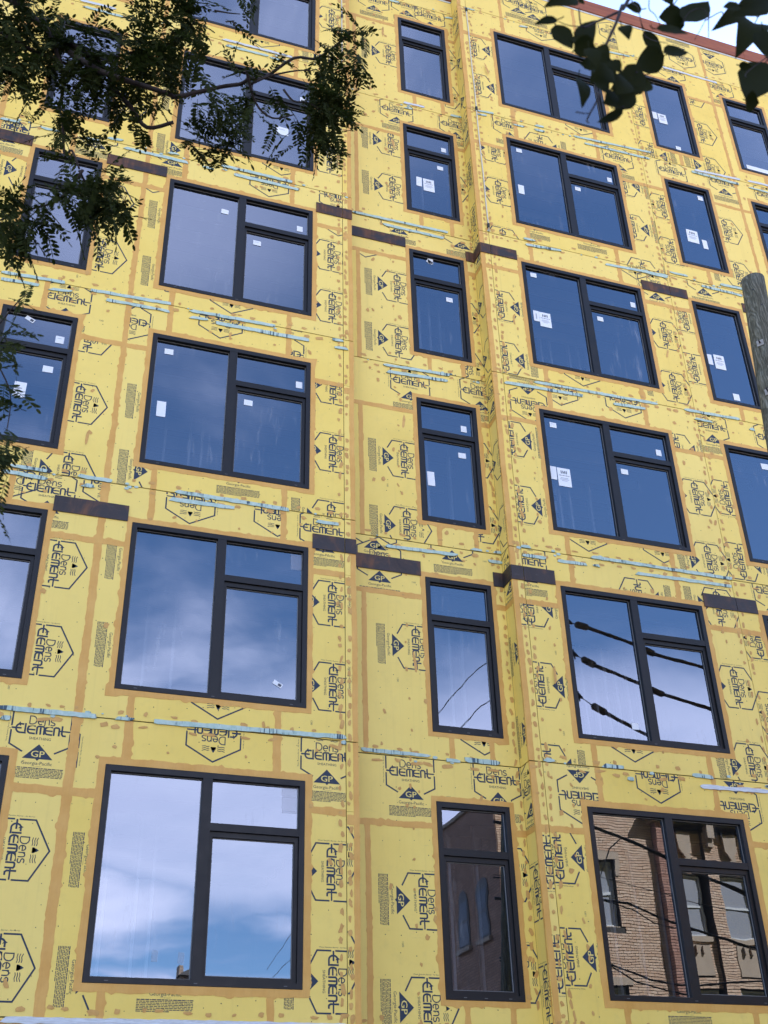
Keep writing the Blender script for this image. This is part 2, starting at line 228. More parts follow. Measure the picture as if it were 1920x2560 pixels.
STRIPS = [["L",-0.195,5.255,0.918,5.257,0],["L",-0.176,5.128,-0.048,5.135,0],["L",1.109,5.254,1.342,5.266,0],["L",1.592,5.265,4.022,5.302,0],["L",3.961,5.225,4.028,5.225,0],["L",0.306,1.903,4.014,1.92,1],["L",-0.568,8.607,-0.116,8.605,0],["L",-0.68,8.502,-0.075,8.484,0],["L",0.276,8.612,0.757,8.605,0],["L",0.372,8.471,0.523,8.48,0],["L",-1.156,11.899,-0.258,11.939,0],["L",-1.137,11.776,-0.62,11.793,0],["L",0.098,11.899,1.28,11.939,0],["L",0.348,11.773,1.292,11.784,0],["L",1.583,11.884,2.918,11.911,0],["L",1.592,11.751,1.856,11.773,0],["L",1.982,11.741,3.441,11.76,0],["L",3.836,11.873,4.007,11.877,0],["L",3.874,11.721,4.083,11.734,0],["L",-0.485,11.761,-0.157,11.792,0],["L",1.597,8.599,3.194,8.582,0],["L",1.529,8.466,2.423,8.476,0],["L",3.583,8.458,3.94,8.47,0],["L",-1.006,15.104,-0.844,15.107,0],["L",-0.013,15.231,0.248,15.248,0],["L",0.282,15.091,1.329,15.09,0],["L",-0.35,15.096,-0.111,15.106,0],["L",0.973,15.218,1.165,15.228,0],["L",1.876,15.219,3.13,15.22,0],["L",2.1,15.068,3.246,15.066,0],["L",1.59,15.079,1.756,15.076,0],["L",-1.666,15.098,-1.381,15.092,0],["L",-1.025,15.111,-0.735,15.105,0],["L",1.734,18.551,3.047,18.562,1],["L",1.785,18.403,2.609,18.415,0],["L",2.643,18.378,3.006,18.382,0],["L",-0.827,18.582,-0.201,18.599,1],["L",-0.747,18.416,-0.061,18.425,0],["M",4.313,5.298,5.284,5.289,0],["M",5.519,5.255,5.717,5.251,0],["M",5.786,5.29,6.291,5.281,0],["M",4.722,8.435,5.867,8.458,0],["M",6.37,8.438,6.597,8.442,0],["M",6.09,8.604,6.272,8.611,0],["M",6.468,8.609,6.608,8.62,0],["M",4.808,11.851,5.959,11.904,0],["M",4.844,11.725,5.91,11.771,0],["M",4.304,15.21,6.117,15.244,0],["M",4.875,15.077,6.019,15.074,0],["M",5.37,18.576,5.82,18.598,1],["M",5.381,18.415,5.549,18.438,0],["M",6.4,21.728,6.614,21.769,0],["M",5.173,21.756,5.396,21.787,0],["M",6.363,18.564,6.585,18.585,0],["R",6.798,5.284,6.957,5.279,0],["R",7.677,5.277,8.019,5.277,0],["R",7.944,8.6,10.44,8.595,0],["R",8.695,8.432,10.411,8.457,0],["R",6.786,8.603,6.946,8.605,0],["R",6.771,8.449,7.189,8.452,0],["R",7.38,8.442,7.866,8.454,0],["R",7.984,8.456,8.082,8.455,0],["R",9.184,5.111,10.298,5.126,1],["R",9.085,5.268,9.418,5.257,0],["R",8.042,5.122,8.138,5.12,0],["R",6.774,11.727,8.217,11.768,0],["R",7.352,11.865,9.678,11.919,0],["R",8.8,11.725,9.402,11.749,0],["R",10.201,11.908,11.328,11.94,0],["R",10.355,11.751,10.723,11.745,0],["R",11.485,11.771,11.585,11.775,0],["R",7.491,15.229,7.7,15.233,0],["R",7.499,15.079,8.203,15.129,0],["R",9.097,15.06,10.455,15.133,0],["R",10.575,15.244,10.906,15.26,0],["R",11.616,15.235,12.139,15.259,0],["R",9.859,15.091,10.435,15.086,0],["R",10.516,15.258,10.766,15.252,0],["R",11.147,15.085,12.094,15.072,0],["R",11.614,15.245,12.152,15.252,0],["R",6.769,18.514,7.142,18.557,0],["R",6.811,18.412,7.009,18.438,0],["R",7.575,18.386,7.801,18.401,0],["R",8.042,18.537,8.247,18.557,0],["R",8.028,18.401,8.257,18.415,0],["R",8.911,18.527,10.676,18.664,0],["R",9.127,18.396,10.613,18.445,0],["R",11.682,18.483,12.819,18.563,1],["R",11.584,18.401,12.724,18.391,0],["R",12.997,18.594,13.513,18.616,1],["R",12.976,18.375,13.454,18.371,0],["R",11.506,21.767,12.916,21.768,1],["R",6.807,21.809,6.981,21.763,0],["R",8.013,21.725,8.215,21.759,0],["R",9.881,21.704,10.68,21.798,0]]
STICKERS = [["R",7.615,14.407,0.12,0.1,0],["R",9.598,14.222,0.1,0.12,0],["R",8.861,13.699,0.12,0.1,0],["R",7.572,13.427,0.11,0.24,0],["R",7.74,13.375,0.22,0.33,1],["R",11.029,13.279,0.11,0.24,0],["R",11.234,13.258,0.22,0.33,1],["R",11.425,12.494,0.13,0.15,0],["R",7.625,11.069,0.12,0.1,0],["R",9.558,10.9,0.1,0.12,0],["R",8.842,10.386,0.13,0.1,0],["R",7.524,10.106,0.11,0.25,0],["R",7.709,10.052,0.23,0.35,1],["R",11.673,11.029,0.15,0.12,0],["M",5.755,14.481,0.1,0.12,0],["M",6.073,13.66,0.12,0.1,0],["M",6.154,10.881,0.1,0.12,0],["M",6.096,10.355,0.13,0.1,0],["M",5.544,9.812,0.12,0.26,0],["M",6.175,17.537,0.1,0.11,0],["M",6.08,17.01,0.12,0.1,0],["M",5.633,16.499,0.11,0.24,0],["M",5.824,16.456,0.22,0.32,1],["R",7.649,17.719,0.12,0.1,0],["R",9.599,17.541,0.1,0.12,0],["R",8.841,17.046,0.12,0.1,0],["R",7.591,16.61,0.12,0.24,0],["R",11.046,20.027,0.11,0.22,0],["R",11.224,19.98,0.2,0.3,1],["R",11.456,19.123,0.12,0.12,0],["R",11.701,17.695,0.12,0.12,0],["R",11.289,16.486,0.26,0.34,1],["R",11.545,16.339,0.11,0.24,0],["R",13.443,19.137,0.6,0.16,0],["L",2.017,14.208,0.12,0.1,0],["L",3.285,14.197,0.1,0.12,0],["L",2.576,13.667,0.13,0.1,0],["L",3.289,17.51,0.1,0.12,0],["L",2.93,16.536,0.22,0.2,0],["L",1.338,11.056,0.13,0.1,0],["L",3.327,10.885,0.1,0.12,0],["L",2.562,10.384,0.13,0.1,0],["L",1.308,9.989,0.13,0.27,0],["L",-0.214,10.896,0.12,0.13,0],["L",-0.307,10.342,0.14,0.11,0],["L",-0.628,9.909,0.16,0.26,0],["L",-0.662,11.171,0.14,0.07,2],["L",3.125,5.96,0.13,0.06,2],["L",3.338,7.786,0.16,0.24,3],["R",8.323,5.928,0.11,0.1,0],["L",1.83,2.59,0.07,0.12,3],["L",2.121,2.577,0.07,0.12,3],["L",3.316,4.461,0.2,0.35,3],["M",5.741,14.463,0.12,0.07,2]]
BRANCHES = [[[-1.039,-9.7,4.976],[-0.677,-9.7,4.872],[-0.51,-9.7,4.797],[-0.368,-9.7,4.696],[-0.208,-9.7,4.612],[-0.044,-9.7,4.529],[0.001,-9.7,4.44],[0.085,-9.7,4.32],[0.161,-9.7,4.215],[0.275,-9.7,4.217]],[[-0.211,-9.75,4.515],[-0.089,-9.75,4.36],[0.003,-9.75,4.322],[0.23,-9.75,4.372],[0.265,-9.75,4.384],[0.365,-9.75,4.472],[0.469,-9.75,4.546],[0.559,-9.75,4.616],[0.604,-9.75,4.608],[0.685,-9.75,4.701],[0.798,-9.75,4.79],[0.942,-9.75,4.957],[1.094,-9.75,5.123]],[[0.559,-9.75,4.616],[0.635,-9.75,4.528],[0.721,-9.75,4.444],[0.805,-9.75,4.394]],[[0.604,-9.75,4.608],[0.687,-9.75,4.654],[0.8,-9.75,4.686],[0.886,-9.75,4.72]],[[0.777,-9.75,4.677],[0.83,-9.75,4.612],[0.876,-9.75,4.579],[0.945,-9.75,4.521]],[[-0.373,-9.649999999999999,4.748],[-0.247,-9.649999999999999,4.452],[-0.229,-9.649999999999999,4.395],[-0.229,-9.649999999999999,4.239],[-0.198,-9.649999999999999,4.096],[-0.166,-9.649999999999999,3.973],[-0.139,-9.649999999999999,3.904],[-0.085,-9.649999999999999,3.813]],[[-0.085,-9.649999999999999,3.813],[-0.148,-9.649999999999999,3.659],[-0.273,-9.649999999999999,3.514],[-0.445,-9.649999999999999,3.426]],[[-0.085,-9.649999999999999,3.813],[0.005,-9.649999999999999,3.757],[0.095,-9.649999999999999,3.689]],[[-0.357,-9.6,2.886],[-0.288,-9.6,3.004],[-0.233,-9.6,3.091],[-0.195,-9.6,3.143]],[[-0.36,-9.6,2.905],[-0.254,-9.6,2.774],[-0.194,-9.6,2.664],[-0.178,-9.6,2.456]],[[0.412,-9.7,5.056],[0.483,-9.7,5.143],[0.539,-9.7,5.206]],[[0.483,-9.7,5.143],[0.51,-9.7,5.07],[0.529,-9.7,5.024]],[[-0.628,-9.7,4.568],[-0.412,-9.7,4.489],[-0.17,-9.7,4.504]],[[-0.12,-9.7,4.539],[0.044,-9.7,4.709],[0.237,-9.7,4.883],[0.304,-9.7,5.037]]]
BLOBS = [[[-0.423,-9.7,4.57],0.217,0.308,1],[[-0.19,-9.7,4.524],0.154,0.167,1],[[0.055,-9.7,4.596],0.142,0.2,0.9],[[0.165,-9.7,4.821],0.139,0.303,1],[[0.308,-9.7,4.976],0.096,0.25,0.9],[[-0.066,-9.7,4.363],0.172,0.135,0.9],[[-0.331,-9.7,4.152],0.08,0.14,0.7],[[-0.149,-9.7,4.181],0.082,0.156,0.9],[[0.195,-9.7,4.451],0.108,0.139,0.8],[[0.119,-9.7,4.283],0.087,0.093,0.5],[[0.315,-9.7,4.585],0.074,0.115,0.6],[[0.473,-9.7,4.288],0.138,0.104,1.5],[[0.505,-9.7,4.202],0.082,0.069,1.1],[[1.036,-9.7,4.888],0.127,0.191,1],[[1.016,-9.7,4.667],0.133,0.182,1],[[0.956,-9.7,4.512],0.1,0.146,0.9],[[1.122,-9.7,5.115],0.076,0.099,0.8],[[1.026,-9.7,4.48],0.084,0.131,0.9],[[0.543,-9.7,4.587],0.086,0.102,0.6],[[0.756,-9.7,4.626],0.069,0.074,0.4],[[0.77,-9.7,4.443],0.048,0.1,0.6],[[0.538,-9.7,5.124],0.05,0.097,0.5],[[0.514,-9.7,4.986],0.04,0.078,0.4],[[-0.009,-9.7,3.753],0.089,0.114,1.6],[[0.067,-9.7,3.664],0.08,0.098,1.3],[[-0.111,-9.7,3.583],0.109,0.096,1.1],[[-0.264,-9.7,3.432],0.104,0.12,1.4],[[-0.321,-9.7,3.505],0.059,0.088,1],[[-0.314,-9.7,3.35],0.059,0.064,0.7],[[-0.024,-9.7,3.816],0.04,0.06,0.7],[[0.146,-9.7,3.618],0.032,0.027,0.4],[[-0.153,-9.7,3.797],0.047,0.035,0.5],[[0.056,-9.7,3.531],0.047,0.027,0.4],[[-0.217,-9.7,2.685],0.036,0.176,1],[[-0.17,-9.7,2.345],0.037,0.119,1.2],[[-0.152,-9.7,2.172],0.023,0.073,1],[[-0.228,-9.7,3.015],0.057,0.049,0.6],[[-0.238,-9.7,2.931],0.028,0.039,0.5],[[-0.177,-9.7,3.988],0.056,0.099,0.7],[[-0.465,-9.7,4.383],0.097,0.159,0.8]]
LEAVES = [[[0.742,-12.178610611872433,1.804],[0.674,-12.178610611872433,1.753],0.0291],[[0.812,-12.086731232411214,1.97],[0.821,-12.086731232411214,1.959],0.0088],[[0.721,-12.139013450035575,1.795],[0.675,-12.139013450035575,1.761],0.0147],[[0.762,-12.06882398842114,1.895],[0.788,-12.06882398842114,1.837],0.0343],[[0.802,-12.062283908767583,1.852],[0.856,-12.062283908767583,1.954],0.0343],[[0.682,-12.230341342228055,1.589],[0.72,-12.230341342228055,1.579],0.0314],[[0.697,-12.246049602533537,1.563],[0.703,-12.246049602533537,1.519],0.0248],[[0.874,-11.99875927537106,1.924],[0.853,-11.99875927537106,1.909],0.0139],[[0.762,-12.172193795701597,1.665],[0.798,-12.172193795701597,1.657],0.0231],[[0.784,-12.17970071168599,1.623],[0.737,-12.17970071168599,1.581],0.0311],[[0.875,-11.95130654934686,1.934],[0.869,-11.95130654934686,1.844],0.0295],[[0.906,-12.108920947743265,1.754],[0.829,-12.108920947743265,1.687],0.0457],[[1.056,-11.999061564617683,2.017],[0.981,-11.999061564617683,1.951],0.0491],[[0.878,-12.1070940373902,1.693],[0.808,-12.1070940373902,1.643],0.0379],[[0.883,-12.058279557836752,1.714],[0.824,-12.058279557836752,1.657],0.017],[[0.801,-12.204815072792943,1.721],[0.809,-12.204815072792943,1.687],0.0229],[[0.975,-12.059541802514444,2.051],[0.939,-12.059541802514444,2.043],0.0221],[[1.03,-11.989586407857011,2.102],[1.06,-11.989586407857011,2.037],0.0309],[[0.972,-12.093045636885009,1.867],[1.028,-12.093045636885009,1.891],0.0295],[[1.107,-12.027624443139553,2.127],[1.043,-12.027624443139553,2.098],0.0504],[[1.083,-12.048576557389122,2.072],[1.157,-12.048576557389122,2.171],0.0491],[[0.848,-12.2307905685319,1.697],[0.91,-12.2307905685319,1.71],0.0214],[[1.066,-12.022530926113955,2.18],[1.087,-12.022530926113955,2.162],0.0256],[[1.219,-12.072670125120604,2.137],[1.126,-12.072670125120604,2.03],0.0366],[[1.198,-12.159619702145285,2.033],[1.099,-12.159619702145285,1.943],0.0465],[[1.034,-12.240696474559075,1.83],[0.997,-12.240696474559075,1.809],0.0195],[[1.33,-11.990341828906317,2.252],[1.251,-11.990341828906317,2.104],0.0658],[[1.218,-12.10817527340036,2.02],[1.213,-12.10817527340036,1.922],0.0517],[[1.205,-12.034352822780258,2.001],[1.238,-12.034352822780258,2.009],0.0155],[[1.333,-11.986356159923355,2.125],[1.252,-11.986356159923355,1.967],0.0711],[[1.194,-12.035761154916639,1.886],[1.226,-12.035761154916639,1.889],0.034],[[1.329,-11.973670399724837,2.34],[1.419,-11.973670399724837,2.417],0.0482],[[0.854,-12.131510978799776,1.673],[0.809,-12.131510978799776,1.671],0.0348],[[0.92,-12.00972736870443,1.908],[0.895,-12.00972736870443,1.911],0.0243],[[0.806,-12.116613683184772,1.781],[0.83,-12.116613683184772,1.762],0.03],[[0.923,-11.969323983488643,1.957],[0.95,-11.969323983488643,1.941],0.0357],[[0.875,-11.986340001898586,1.952],[0.899,-11.986340001898586,1.921],0.0312],[[0.694,-12.220763707080737,1.625],[0.709,-12.220763707080737,1.602],0.0286],[[0.758,-12.209209341939799,1.604],[0.775,-12.209209341939799,1.581],0.0243],[[0.805,-12.18490391763006,1.602],[0.777,-12.18490391763006,1.558],0.0325],[[0.895,-11.960355958330538,1.957],[0.875,-11.960355958330538,1.972],0.0214],[[0.801,-12.119151440011771,1.691],[0.807,-12.119151440011771,1.655],0.0245],[[0.952,-12.062005512739958,1.815],[0.921,-12.062005512739958,1.778],0.0303],[[0.794,-12.159692140472348,1.599],[0.77,-12.159692140472348,1.56],0.0251],[[0.813,-12.097827104851282,1.739],[0.793,-12.097827104851282,1.699],0.0221]]
TWIGS = [[[0.946,-12.1,2.066],[0.913,-12.1,1.994],[0.891,-12.1,1.957],[0.866,-12.1,1.888],[0.843,-12.1,1.827],[0.834,-12.1,1.794],[0.819,-12.1,1.747]],[[0.891,-12.1,1.957],[0.842,-12.1,1.913],[0.808,-12.1,1.885],[0.797,-12.1,1.915]],[[0.828,-12.1,1.9],[0.776,-12.1,1.862],[0.747,-12.1,1.854]],[[0.936,-12.1,2.033],[0.922,-12.1,1.994],[0.923,-12.1,1.963],[0.93,-12.1,1.943],[0.951,-12.1,1.921],[0.965,-12.1,1.857]],[[0.971,-12.1,2.039],[0.95,-12.1,1.97],[0.964,-12.1,1.962],[0.985,-12.1,1.953]],[[1.038,-12.1,1.99],[1.045,-12.1,2.003],[1.067,-12.1,2.012],[1.081,-12.1,2.0],[1.066,-12.1,1.962]],[[1.081,-12.1,2.0],[1.099,-12.1,1.978]],[[1.096,-12.1,2.025],[1.121,-12.1,2.034],[1.146,-12.1,2.059],[1.174,-12.1,2.079]],[[1.25,-12.1,2.137],[1.221,-12.1,2.076],[1.208,-12.1,2.046]],[[0.819,-12.1,1.747],[0.809,-12.1,1.695],[0.793,-12.1,1.642],[0.78,-12.1,1.611],[0.778,-12.1,1.595]],[[0.76,-12.1,1.622],[0.772,-12.1,1.611],[0.785,-12.1,1.624]],[[0.834,-12.1,1.761],[0.856,-12.1,1.762],[0.882,-12.1,1.74]],[[1.333,-12.1,2.215],[1.257,-12.1,2.141],[1.198,-12.1,2.094]],[[1.283,-12.1,2.017],[1.235,-12.1,1.96],[1.207,-12.1,1.926]],[[1.207,-12.1,1.926],[1.169,-12.1,1.899],[1.159,-12.1,1.875]],[[0.851,-12.1,1.652],[0.834,-12.1,1.652],[0.823,-12.1,1.653]],[[1.016,-12.1,2.02],[1.045,-12.1,2.074]]]
# ---------------------------------------------------------------- object helpers
def link(o, parent=None):
    COL.objects.link(o)
    if parent: o.parent = parent
    return o
class MB:                                # collects polygons, builds ONE mesh object
    def __init__(s): s.v = []; s.f = []; s.m = []
    def poly(s, pts, mi=0):
        i = len(s.v); s.v += [tuple(p) for p in pts]; s.f.append(tuple(range(i, i + len(pts)))); s.m.append(mi)
    def box(s, x0, x1, y0, y1, z0, z1, mi=0):
        i = len(s.v); s.v += [(x, y, z) for z in (z0, z1) for y in (y0, y1) for x in (x0, x1)]
        for f in ((0, 2, 3, 1), (4, 5, 7, 6), (0, 1, 5, 4), (2, 6, 7, 3), (0, 4, 6, 2), (1, 3, 7, 5)): s.f.append(tuple(i + k for k in f)); s.m.append(mi)
    def prism(s, pts, vec, mi=0):        # closed polygon swept along vec
        n = len(pts); i = len(s.v); vec = Vector(vec); s.v += [tuple(p) for p in pts] + [tuple(Vector(p) + vec) for p in pts]
        s.f.append(tuple(range(i, i + n))); s.m.append(mi); s.f.append(tuple(range(i + 2 * n - 1, i + n - 1, -1))); s.m.append(mi)
        for k in range(n):
            j = (k + 1) % n; s.f.append((i + k, i + n + k, i + n + j, i + j)); s.m.append(mi)
    def tube(s, pts, r, seg=6, mi=0, cap=True):
        pts = [Vector(p) for p in pts]; n = len(pts); rr = r if isinstance(r, (list, tuple)) else [r] * n; base = len(s.v); up0 = None
        for k, p in enumerate(pts):
            d = (pts[min(k + 1, n - 1)] - pts[max(k - 1, 0)]).normalized()
            u = d.cross(Vector((0, 0, 1)) if abs(d.z) < .95 else Vector((1, 0, 0))).normalized()
            if up0 is not None:
                u = (up0 - d * up0.dot(d)).normalized()
            up0 = u; w = d.cross(u)
            for q in range(seg):
                a = 2 * math.pi * q / seg; s.v.append(tuple(p + (u * math.cos(a) + w * math.sin(a)) * rr[k]))
        for k in range(n - 1):
            for q in range(seg):
                a = base + k * seg + q; b = base + k * seg + (q + 1) % seg; s.f.append((a, b, b + seg, a + seg)); s.m.append(mi)
        if cap:
            s.f.append(tuple(base + q for q in range(seg - 1, -1, -1))); s.m.append(mi); s.f.append(tuple(base + (n - 1) * seg + q for q in range(seg))); s.m.append(mi)
    def mesh(s, name, mats):
        me = bpy.data.meshes.new(name); me.from_pydata(s.v, [], s.f)
        for m in (mats if isinstance(mats, (list, tuple)) else [mats]): me.materials.append(m)
        me.polygons.foreach_set('material_index', s.m); me.update(); return me
    def build(s, name, mats, parent=None, smooth=False, fix=True):
        me = s.mesh(name, mats)
        if fix:
            b = bmesh.new(); b.from_mesh(me); bmesh.ops.recalc_face_normals(b, faces=b.faces); b.to_mesh(me); b.free()
        if smooth: me.polygons.foreach_set('use_smooth', [True] * len(me.polygons))
        return link(bpy.data.objects.new(name, me), parent)
def thing(name, label, cat, loc=(0, 0, 0), group=None):
    o = bpy.data.objects.new(name, None); o.empty_display_size = .3; link(o); o.location = loc; o['label'] = label; o['category'] = cat
    if group: o['group'] = group
    return o
def tag(o, label, cat, group=None):
    o['label'] = label; o['category'] = cat
    if group: o['group'] = group
    return o

# ---------------------------------------------------------------- the wall planes
YM, YR = .332, .041                       # recessed bay and right wing, y of their sheathing faces (left wing at 0)
XC_L, XC_R = 4.185, 6.592                 # outer corner of the left wing, outer corner of the right wing
def W(pl, s, z, n):                      # plane coordinates (along, up, out of the wall) -> world
    if pl == 'L': return (s, -n, z)
    if pl == 'M': return (s, YM - n, z)
    if pl == 'R': return (s, YR - n, z)
    return (XC_R - n, YM - s, z)          # 'T': the narrow return, s measured from the inside corner
J = [-1.6, 1.93, 5.25, 8.58, 11.92, 15.18, 18.53, 21.85, 25.0]     # floor joints
ROWS = [(2.283, 4.690), (5.640, 8.022), (8.986, 11.320), (12.270, 14.632), (15.608, 17.961), (18.934, 21.280)]
TOP = {'L': 23.0, 'M': 22.33, 'R': 23.0, 'T': 23.0}
WIN = {'L': [(-4.70, -2.28, 'wide'), (-1.059, -.007, 'narrow'), (1.078, 3.495, 'wide')], 'M': [(5.340, 6.379, 'narrow')],
       'R': [(7.372, 9.789, 'wide'), (10.873, 11.914, 'single'), (12.933, 13.975, 'narrow'), (15.1, 17.5, 'wide')]}
EXT = {'L': (-7.0, XC_L), 'M': (XC_L, XC_R), 'R': (XC_R, 44.0)}  # right wing lengthened unseen past the frame, added to keep sun off the trees
def holes(pl): return [(a, b, z0, z1) for a, b, k in WIN.get(pl, []) for z0, z1 in ROWS]

bld = thing('apartment_building', 'tall apartment building under construction clad in printed yellow sheathing with black framed windows', 'building', (0, 0, -1.6))
bld_inv = Matrix.Translation((0, 0, 1.6))
def part(o):
    o.parent = bld; o.matrix_parent_inverse = bld_inv; return o

def grid_panel(pl, x0, x1, z0, z1, hs, n_front, thick):
    """rectangle minus the window holes, as verts/faces with thickness"""
    hs = [q for q in hs if q[0] < x1 - 1e-4 and q[1] > x0 + 1e-4 and q[2] < z1 - 1e-4 and q[3] > z0 + 1e-4]
    xs = sorted({x0, x1} | {min(max(v, x0), x1) for q in hs for v in q[:2]}); zs = sorted({z0, z1} | {min(max(v, z0), z1) for q in hs for v in q[2:]})
    bm = bmesh.new(); vt = {}
    def vv(x, z):
        if (x, z) not in vt: vt[(x, z)] = bm.verts.new(W(pl, x, z, n_front))
        return vt[(x, z)]
    fs = []
    for a, b in zip(xs, xs[1:]):
        for c, d in zip(zs, zs[1:]):
            mx_, mz_ = (a + b) / 2, (c + d) / 2
            if any(q[0] < mx_ < q[1] and q[2] < mz_ < q[3] for q in hs): continue
            fs.append(bm.faces.new([vv(a, c), vv(b, c), vv(b, d), vv(a, d)]))
    if not fs: bm.free(); return None
    off = Vector(W(pl, 0, 0, -thick)) - Vector(W(pl, 0, 0, 0))
    r = bmesh.ops.extrude_face_region(bm, geom=fs)
    ex = [e for e in r['geom'] if isinstance(e, bmesh.types.BMVert)]
    bmesh.ops.translate(bm, vec=off, verts=ex)
    bmesh.ops.recalc_face_normals(bm, faces=bm.faces)
    return bm
def bm_obj(bm, name, mats, parent=None):
    me = bpy.data.meshes.new(name); bm.to_mesh(me); bm.free()
    for m in (mats if isinstance(mats, (list, tuple)) else [mats]): me.materials.append(m)
    return link(bpy.data.objects.new(name, me), parent)

# structure behind the boards
for pl in 'LMR':
    bm = grid_panel(pl, EXT[pl][0] + (.02 if pl != 'L' else 0), EXT[pl][1] - (.02 if pl != 'R' else 0), -1.6, TOP[pl] - .02, holes(pl), -.022, .14)
    part(bm_obj(bm, 'backing_wall', M_DARK))
bm = grid_panel('T', -.13, YM - YR - .024, -1.6, TOP['T'] - .02, [], -.022, .1); part(bm_obj(bm, 'backing_wall', M_DARK))
b = MB(); b.box(XC_L - .12, XC_L - .022, .026, YM + .1, -1.6, TOP['M']); part(b.build('backing_wall', M_DARK))
# floors, ceilings and the rear of the rooms, dim behind the glass
b = MB()
for z in J[:-1]: b.box(-7, 44, .56, 6.2, z - .28, z - .02)
part(b.build('floor_slab', M_CONC))
b = MB()
for z in J[1:-1]:
    for k in range(9): b.box(-7, 44, .75 + k * .55, .80 + k * .55, z - .52, z - .285)
o = part(b.build('ceiling_joist', M_JOI)); o['kind'] = 'stuff'
b = MB(); rs = random.Random(9)
for z in J[1:-2]:
    for xa, xb, y in ((4.7, 6.5, 1.5), (1.2, 2.3, 2.2), (8.6, 9.9, 1.9), (10.9, 12.0, 2.4)):
        x = xa
        while x < xb: b.box(x, x + .04, y, y + .09, z - .01, z + 3.0); x += rs.choice((.2, .41, .41))
o = part(b.build('wall_stud', M_JOI)); o['kind'] = 'stuff'
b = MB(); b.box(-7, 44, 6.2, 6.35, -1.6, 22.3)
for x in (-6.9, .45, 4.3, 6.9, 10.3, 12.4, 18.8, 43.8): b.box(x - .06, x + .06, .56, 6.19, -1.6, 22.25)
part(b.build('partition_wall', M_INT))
b = MB(); b.box(-7, 44, .56, 6.4, 22.3, 22.5); part(b.build('roof_deck', M_CONC))

